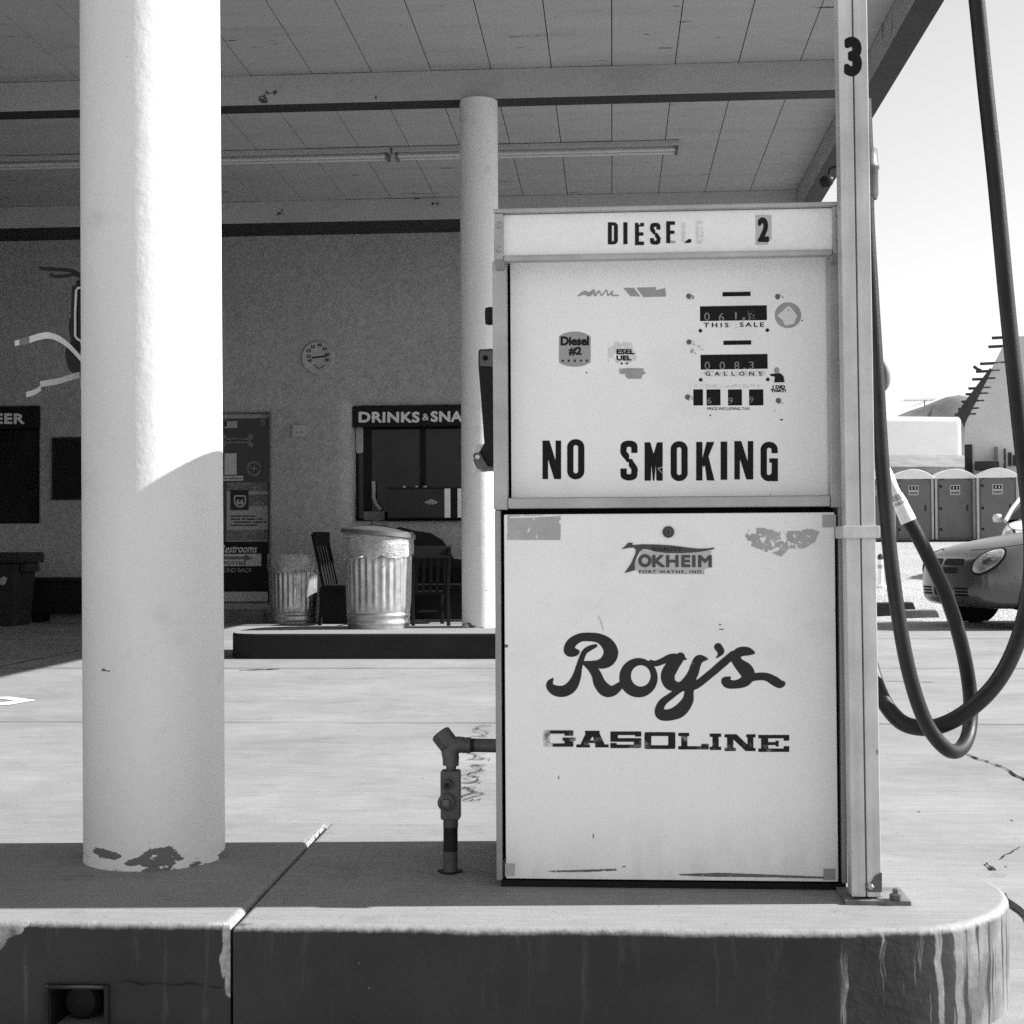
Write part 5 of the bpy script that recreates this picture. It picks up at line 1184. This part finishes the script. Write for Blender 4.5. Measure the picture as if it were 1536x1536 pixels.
xl_, xr2 = at(-80, 900, 16.3).x, at(24, 900, 16.3).x; zt2 = Z(30, 845, 16.3)
m = MB(); m.add([(xl_ + .08, 16.35, 0), (xr2 - .05, 16.35, 0), (xr2 - .05, 16.85, 0), (xl_ + .08, 16.85, 0), (xl_, 16.28, zt2), (xr2, 16.28, zt2), (xr2, 16.92, zt2), (xl_, 16.92, zt2)], [(0, 1, 2, 3)[::-1], (4, 5, 6, 7), (0, 4, 5, 1)[::-1], (1, 5, 6, 2)[::-1], (2, 6, 7, 3)[::-1], (3, 7, 4, 0)[::-1]]); m.obj('body', MT['bin'], bi, bev=.03)
MB().box(xl_ - .05, xr2 + .08, 16.24, 16.96, zt2 + .001, Z(30, 828.5, 16.25)).obj('lid', MT['bin'], bi, bev=.035)
m = MB(); q = at(60, 850, 16.3); m.add([(xr2 + .002, 16.4, zt2), (xr2 + .07, 16.4, zt2), (xr2 + .08, 16.4, zt2 - .1), (xr2 + .0, 16.4, zt2 - .1), (xr2 + .002, 16.8, zt2), (xr2 + .07, 16.8, zt2), (xr2 + .08, 16.8, zt2 - .1), (xr2 + .0, 16.8, zt2 - .1)], [(0, 1, 2, 3), (4, 5, 6, 7)[::-1], (0, 4, 5, 1), (1, 5, 6, 2), (2, 6, 7, 3), (3, 7, 4, 0)]); m.obj('handle', MT['bin'], bi, bev=.01)
BP = lambda px, py: at(px, py, 16.27)
sheet('sticker', f_poly([(0, 868), (6, 864), (11, 868), (8, 876), (2, 878), (-1, 874)]), (-2, 862, 13, 880), .7, BP, MT['sticker'], bi)

# =================================================================== BEYOND, ON THE RIGHT
def toilet_thing(label, loc, rz=0.0):
    t = thing('portable_toilet', label, 'portable toilet', (0, 0, 0), 'portable toilets in a row')
    w, H = .60, 2.05
    MB().box(-w, w, -.58, .58, .0, H - .1).obj('cabin', MT['toilet'], t, bev=.05)
    MB().box(-w - .03, w + .03, -.62, .62, -.25, .10).obj('skid_base', MT['black'], t, bev=.02)
    for x_ in (-w + .035, w - .035):
        for y_ in (-.585, .585): MB().box(x_ - .035, x_ + .035, y_ - .035, y_ + .035, .12, H - .06).obj('corner_post', MT['toilet_edge'], t, bev=.012)
    arc = [(-w * .8 + w * 1.6 * k / 16, H - .20 + .15 * math.sin(math.pi * k / 16) ** .8) for k in range(17)]
    dr = MB(); dr.prism([(-w * .8, .16)] + arc + [(w * .8, .16)], -.612, -.585); dr = dr.obj('door', MT['toilet'], t, bev=.01)
    for zz in (.42, 1.05, 1.72):
        m = MB(); m.lathe([(.045, 0), (.04, .015), (0, .018)], (-w * .72, -.612, zz), 12, mat=Matrix.Rotation(R(90), 3, 'X')); m.obj('hinge', MT['plastic'], dr, smooth=40)
    MB().box(.33, .37, -.628, -.613, .98, 1.16).obj('latch', MT['plastic'], dr, bev=.005)
    MB().box(-.15, .15, -.618, -.613, 1.46, 1.76).obj('door_sign', MT['toilet_edge'], dr, bev=.002)
    MB().box(-.12, .12, -.6215, -.6185, 1.62, 1.73).obj('sign_panel', MT['sign_black'], dr)
    for x_ in (-.05, .05): MB().box(x_ - .016, x_ + .016, -.6235, -.622, 1.645, 1.705).obj('pictogram', MT['pale'], dr)
    MB().box(-.12, .12, -.6215, -.6185, 1.49, 1.56).obj('sign_panel', MT['toilet'], dr)
    n = 14; ar = [(-w - .05 + (2 * w + .10) * k / n, H - .10 + .30 * math.sin(math.pi * k / n) ** .7) for k in range(n + 1)]
    MB().prism(ar, -.66, .64).obj('roof', MT['toilet_roof'], t, bev=.03)
    t.location = loc; t.rotation_euler = (0, 0, rz); tag(t, label); return t
def tpos(px, Y): q = at(px, 812, Y); return (q.x, Y + .6, .89)
ta = toilet_thing('middle grey portable toilet, partly behind the hose coupling', tpos(1371, 45))
for lb_, px, Y, rz in (('grey portable toilet with its whole door in view between hose and car', 1433.5, 45, 0), ('grey portable toilet turned slightly at the right edge behind the car', 1501, 44.6, R(-7)), ('grey portable toilet mostly hidden behind the hose post', 1308, 45, 0)):
    c = copy_tree(ta); c.location = tpos(px, Y); c.rotation_euler = (0, 0, rz); c['label'] = lb_

# whitewashed building with a lean-to roof
bx = thing('white_building', 'low whitewashed flat roofed building behind the portable toilets', 'building', (at(1444, 800, 56).x, 56, .9))
Yb = 56
p0, p1 = at(1200, 700, Yb), at(1444, 625, Yb)
ang = R(0)
MB().box(p0.x, p1.x, Yb, Yb + 9, .8, p1.z).obj('wall', MT['white_wall'], bx, bev=.22, segs=4)
ye = Yb - 3.2
e0, e1 = at(1200, 703, ye), at(1456, 703, ye); zr = Z(1380, 681, Yb)
m = MB(); m.add([(e0.x, ye, e0.z), (e1.x, ye, e0.z), (p1.x + .02, Yb + .3, zr), (p0.x, Yb + .3, zr), (e0.x, ye, e0.z - .16), (e1.x, ye, e0.z - .16), (p1.x + .02, Yb + .3, zr - .16), (p0.x, Yb + .3, zr - .16)], [(0, 1, 2, 3), (4, 5, 6, 7)[::-1], (0, 4, 5, 1), (1, 5, 6, 2), (2, 6, 7, 3), (3, 7, 4, 0)]); m.obj('lean_to_roof', MT['shingle'], bx)
MB().box(e0.x, e1.x - .2, Yb - .05, Yb - .005, .8, e0.z - .1).obj('porch_wall', MT['dark_trim'], bx)
for px in (1215, 1330, 1452): x_ = X(px, 720, ye); MB().box(x_ - .08, x_ + .08, ye + .1, ye + .26, .8, e0.z - .05).obj('porch_post', MT['timber'], bx)
an = thing('tv_antenna', 'thin roof antenna on the whitewashed building', 'antenna', at(1387, 625, 57))
q = at(1387, 625, 57); tp = at(1387, 602, 57)
m = MB(); m.tube([q + Vector((0, 0, -.05)), tp + Vector((0, 0, .05))], .022, 6); m.obj('mast', MT['toilet'], an)
m = MB(); l0, l1 = at(1356, 601, 57), at(1400, 600.5, 57); m.tube([l0, l1], .018, 6); m.obj('boom', MT['toilet_edge'], an)
for k in range(10):
    c0 = l0.lerp(l1, k / 9); m = MB(); m.tube([c0 + Vector((0, -.6, .02)), c0 + Vector((0, .6, .02))], .013, 5); m.obj('element', MT['toilet_edge'], an)
m = MB(); m.tube([at(1366, 610, 57), at(1400, 598, 57)], .012, 5); m.obj('boom', MT['toilet_edge'], an)

# sloped end wall with timber rafters poking past it
Yg = 47
GO = lambda pts: [(at(px, py, Yg).x, at(px, py, Yg).z) for px, py in pts]
gp = GO([(1447, 634), (1501, 524), (1508, 507), (1640, 507), (1640, 815), (1447, 815)])
gb_ = thing('gabled_building', 'grey plastered building with a steep raked edge and rafters sticking out', 'building', (gp[0][0], Yg, .9))
MB().prism(gp, Yg, Yg + 4).obj('wall', MT['grey_wall'], gb_, bev=.03)
MB().prism(GO([(1436, 619), (1451, 597), (1484, 553), (1487, 556), (1448.5, 633), (1446, 640)]), Yg - .02, Yg + .28).obj('roof_edge', MT['timber'], gb_)
for (a, b) in (((1485, 508), (1499, 508)), ((1480, 521), (1502, 521)), ((1468, 546), (1490, 546)), ((1462, 557.5), (1482, 557.5)), ((1456.5, 569), (1476, 569)), ((1451, 582.5), (1470, 582)), ((1447, 591), (1466, 590)), ((1441, 602), (1460, 601)), ((1436, 613), (1452, 612)), ((1431, 621.5), (1448, 620))):
    p0, p1 = at(*a, Yg + .1), at(*b, Yg + .1); m = MB(); m.box(p0.x, p1.x + .3, Yg + .0, Yg + .30, p0.z - .035, p0.z + .02); m.obj('rafter', MT['timber'], gb_)
m = MB(); p0 = at(1460, 550, Yg); m.tube([p0, at(1465, 554, Yg), at(1471, 557, Yg)], .05, 6); m.obj('rafter', MT['timber'], gb_)
def gbox(nm, x0, y0, x1, y1, mat, dy=.05): p0, p1 = at(x0, y1, Yg), at(x1, y0, Yg); return MB().box(p0.x, p1.x, Yg - dy, Yg - .004, p0.z, p1.z).obj(nm, MT[mat], gb_)
gbox('door', 1447.5, 667, 1458, 720, 'dark_trim'); gbox('window', 1510, 680, 1515, 700, 'dark_trim'); gbox('window', 1517, 684, 1521, 700, 'dark_trim'); gbox('drain_pipe', 1504.5, 674, 1506.5, 712, 'timber'); gbox('wall_lamp', 1490, 672, 1495, 690, 'toilet', .25); gbox('window', 1533, 596, 1560, 640, 'dark_trim')
gbox('canopy_frame', 1463, 694, 1497, 706, 'dark_trim', .8)

gb_.rotation_euler = (0, 0, R(-16))
bx.rotation_euler = (0, 0, R(13))
def gfind(px, py):
    d = ray(px, py); t = 10
    while t < 200:
        q = Vector((0, 0, CAMZ)) + d * (t / d.y)
        if q.z <= zg(q.x, q.y): return q
        t += .02
    return q
q = gfind(1321, 881)
de = thing('delineator_post', 'pale marker post with a dark tip on the gravel behind the hose post', 'marker post', q)
m = MB(); m.lathe([(.09, -.01), (.09, .03), (.045, .04), (.043, .44), (0, .44)], q, 16); m.obj('post', MT['white_plastic'], de, smooth=40)
m = MB(); m.lathe([(.0465, .30), (.0465, .36)], q, 16); m.obj('band', MT['sticker'], de, smooth=40)
m = MB(); m.lathe([(.044, .441), (.044, .50), (.02, .53), (0, .535)], q, 16); m.obj('tip', MT['timber'], de, smooth=40)
def stop(label, px, py, L, rz, mat, h, nm='wheel_stop'):
    q = gfind(px, py); n = 12
    m = MB(); m.prism([(-L / 2, 0), (L / 2, 0), (L / 2 - .02, h * .6), (L / 2 - .05, h), (-L / 2 + .05, h * .96), (-L / 2 + .02, h * .6)], -.10, .10)
    o = m.obj(nm, MT[mat], bev=.02); o.location = q + Vector((0, .1, -.03)); o.rotation_euler = (0, 0, rz); tag(o, label, 'block'); return o
stop('dark weathered block lying on the gravel edge behind the hose post', 1338, 924, .62, R(4), 'timber', .20)
stop('dark end of a block between the two hoses', 1362, 920, .14, R(20), 'timber', .16)
stop('pale concrete wheel stop in front of the car', 1382, 927, .46, R(3), 'rockm', .13)

# ---- the cars
def car(label, paint):
    t = thing('parked_car', label, 'car', (0, 0, 0), 'parked cars')
    st = [  # x, z bottom, half width, z lower bulge, z shoulder, z top centre
        (2.20, .40, .30, .48, .60, .65), (2.17, .30, .52, .44, .65, .72), (2.10, .24, .68, .42, .70, .785), (1.98, .21, .78, .42, .745, .85), (1.80, .20, .835, .44, .79, .905),
        (1.50, .20, .855, .46, .845, .965), (1.15, .20, .86, .48, .89, 1.02), (.80, .20, .86, .48, .93, 1.05), (.30, .20, .86, .48, .95, 1.07), (-.50, .20, .86, .48, .96, 1.08),
        (-1.2, .20, .855, .50, .98, 1.10), (-1.6, .22, .84, .52, .99, 1.11), (-2.0, .28, .80, .54, .97, 1.08), (-2.18, .38, .70, .56, .90, .96), (-2.22, .48, .5, .58, .78, .82)]
    ring = []
    for x_, zb, hw, zm, zs, zt_ in st:
        half = [(0, zb), (hw * .82, zb), (hw * .965, zb + .05), (hw, zm), (hw * .985, (zm + zs) / 2), (hw * .93, zs), (hw * .80, zs + (zt_ - zs) * .52), (hw * .45, zs + (zt_ - zs) * .90), (0, zt_)]
        full = half + [(-y_, z_) for y_, z_ in half[-2:0:-1]]
        ring.append([(x_, y_, z_) for y_, z_ in full])
    m_ = len(ring[0]); b = MB(); b.add([p for r_ in ring for p in r_], [(i * m_ + q, i * m_ + (q + 1) % m_, (i + 1) * m_ + (q + 1) % m_, (i + 1) * m_ + q) for i in range(len(ring) - 1) for q in range(m_)] + [tuple(range(m_))[::-1], tuple((len(ring) - 1) * m_ + q for q in range(m_))])
    body = b.obj('body', MT[paint], t, smooth=180)
    md = body.modifiers.new('s', 'SUBSURF'); md.levels = md.render_levels = 2
    dg = bpy.context.evaluated_depsgraph_get(); me = bpy.data.meshes.new_from_object(body.evaluated_get(dg)); body.modifiers.clear(); body.data = me; me.shade_smooth()
    bm = bmesh.new(); bm.from_mesh(me); tree = BVHTree.FromBMesh(bm); bm.free()
    # cabin: glasshouse, pillars and roof
    gs = [(.78, 1.045, .72, .70), (.05, 1.42, .60, .55), (-.35, 1.48, .585, .54), (-.95, 1.44, .585, .54), (-1.62, 1.11, .66, .62)]
    g = MB(); rr_ = []
    for x_, zt_, w0, w1 in gs: rr_.append([(x_, w0 + .09, .97), (x_, w1 + .02, zt_ - .03), (x_, w1 * .6, zt_), (x_, -w1 * .6, zt_), (x_, -w1 - .02, zt_ - .03), (x_, -w0 - .09, .97)])
    g.add([p for r_ in rr_ for p in r_], [(i * 6 + q, i * 6 + q + 1, (i + 1) * 6 + q + 1, (i + 1) * 6 + q) for i in range(4) for q in range(5)]); g.obj('glasshouse', MT['glass'], t, smooth=30)
    rf = MB(); rf.add([(x_, y_, z_ + .012) for x_, zt_, w0, w1 in gs[1:4] for y_, z_ in ((w1 + .03, zt_ - .035), (w1 * .6, zt_), (-w1 * .6, zt_), (-w1 - .03, zt_ - .035))], [(i * 4 + q, i * 4 + q + 1, (i + 1) * 4 + q + 1, (i + 1) * 4 + q) for i in range(2) for q in range(3)]); rf.obj('roof', MT[paint], t, smooth=60)
    for s_ in (-1, 1):
        for (a, b2) in (((.80, .79, 1.0), (.05, .575, 1.41)), ((-.38, .82, .97), (-.36, .57, 1.46)), ((-1.62, .74, 1.07), (-.95, .57, 1.43))):
            m = MB(); m.tube([(a[0], s_ * a[1], a[2]), ((a[0] + b2[0]) / 2, s_ * ((a[1] + b2[1]) / 2 + .015), (a[2] + b2[2]) / 2 + .01), (b2[0], s_ * b2[1], b2[2])], .035, 8); m.obj('pillar', MT[paint], t, smooth=60)
        m = MB(); m.lathe([(0, -.09), (.07, -.07), (.085, 0), (.06, .06), (0, .07)], (.55, s_ * .93, 1.06), 12); m.obj('mirror', MT[paint], t, smooth=60)
    def patch(nm, f, bd, step, org, du, dv, mat, off=.008):
        """sheet drawn in a plane (u,v) and dropped along du x dv onto the body"""
        du, dv, org = Vector(du), Vector(dv), Vector(org); nrm = du.cross(dv).normalized()
        def pl(u, v):
            p = org + du * u + dv * v; h = tree.ray_cast(p + nrm * 2, -nrm)
            return (h[0] + h[1] * off) if h[0] is not None else p
        return sheet(nm, f, bd, step, pl, MT[mat], t)
    # headlamps: tilted ovals wrapping each front corner
    for s_ in (-1, 1):
        du = Vector((-.62 * s_, .78, 0)).normalized() if s_ > 0 else Vector((.62, .78, 0)).normalized()
        org = Vector((1.95, .60 * s_, .70))
        rot = .62 * s_
        def ov(a, b2, du_=0):
            return lambda x, y: f_ell(du_, 0, a, b2)(x * math.cos(rot) + y * math.sin(rot), -x * math.sin(rot) + y * math.cos(rot))
        patch('lamp_bezel', ov(.188, .108), (-.26, -.24, .26, .24), .012, org, du, (0, 0, 1), 'plastic', .006)
        patch('headlamp', ov(.166, .084), (-.26, -.24, .26, .24), .012, org, du, (0, 0, 1), 'lamp', .014)
        patch('bonnet_seam', f_stroke([(2.02, s_ * .30), (1.93, s_ * .50), (1.72, s_ * .64), (1.3, s_ * .705), (.85, s_ * .73)], r=.006), (.8, min(s_ * .28, s_ * .76), 2.06, max(s_ * .28, s_ * .76)), .008, (0, 0, .9), (1, 0, 0), (0, 1, 0), 'black', .003)
        patch('side_marker', lambda x, y: np.abs(f_box(-.085, -.018, .085, .018, .017)(x, y)) - .004, (-.11, -.03, .11, .03), .006, (1.72, s_ * .8, .535), (-s_, 0, 0), (0, 0, 1), 'scuff', .006)
        patch('bumper_seam', f_box(-.40, -.004, .28, .004), (-.42, -.012, .30, .012), .008, (1.66, s_ * .8, .61), (-s_, 0, 0), (0, 0, 1), 'black', .004)
    fu, fv = (0, 1, 0), (0, 0, 1)
    for y0_, y1_ in ((-.36, -.03), (.03, .36)):
        patch('grille', f_and(f_box(y0_ * 1.1, .004, y1_ * 1.1, .070, .02)), (-.4, -.05, .4, .10), .01, (2.1, 0, .655), fu, fv, 'black', .006)
        patch('grille', f_and(f_box(y0_ * .9, -.082, y1_ * .9, -.018, .02)), (-.4, -.10, .4, .10), .01, (2.1, 0, .655), fu, fv, 'black', .006)
    patch('lower_intake', f_box(-.20, -.045, .20, .045, .02), (-.24, -.06, .24, .06), .01, (2.1, 0, .38), fu, fv, 'black', .006)
    for s_ in (-1, 1):
        for k in (-.045, -.012, .021): patch('vent_slot', f_box(.27 if s_ > 0 else -.50, k, .50 if s_ > 0 else -.27, k + .023, .008), (-.55, -.06, .55, .06), .01, (2.1, 0, .385), fu, fv, 'black', .006)
    for x_ in (1.42, -1.26):
        for s_ in (-1, 1):
            patch('wheel_arch', lambda x, y: np.hypot(x, y) - .345, (-.36, -.30, .36, .36), .02, (x_, s_ * .8, .31), (-s_, 0, 0), (0, 0, 1), 'black', .004)
            rm = Matrix.Rotation(R(90 * -s_), 3, 'X'); m = MB()
            m.lathe([(.19, .0), (.19, .08), (.235, .10), (.29, .095), (.308, .07), (.308, -.07), (.28, -.09), (.1, -.09), (0, -.09)], (x_, s_ * .80, .308), 36, mat=rm); w_ = m.obj('wheel', MT['tyre'], t, smooth=40)
            m = MB(); m.lathe([(.20, .06), (.185, .09), (.12, .07), (.05, .085), (0, .088)], (x_, s_ * .80, .308), 28, mat=rm, mod=lambda i, a: 1 + (.0 if i != 2 else .18 * math.sin(7 * a))); m.obj('rim', MT['rim'], w_, smooth=35)
    # bonnet shut line
    return t
cr = car('grey compact car parked nose towards the pump at the gravel edge', 'car')
ca = R(180 + 14); fw_ = Vector((math.cos(ca), math.sin(ca), 0)); nose = Vector((at(1413, 880, 15.9).x, 15.9, 0))
cr.location = nose - fw_ * 2.2; cr.rotation_euler = (0, 0, ca)
c2 = copy_tree(cr)
def repaint(o):
    if o.type == 'MESH' and o.data.materials and o.data.materials[0] == MT['car']:
        o.data = o.data.copy(); o.data.materials[0] = MT['car_pale']
    for ch_ in o.children: repaint(ch_)
repaint(c2); c2['label'] = 'pale car parked behind the grey compact car at the right edge'
ca2 = R(180 + 72); fw2 = Vector((math.cos(ca2), math.sin(ca2), 0)); q = at(1578, 800, 24.0)
c2.location = Vector((q.x, 24.0, zg(q.x, 25) + .02)) - fw2 * 2.2; c2.rotation_euler = (0, 0, ca2)
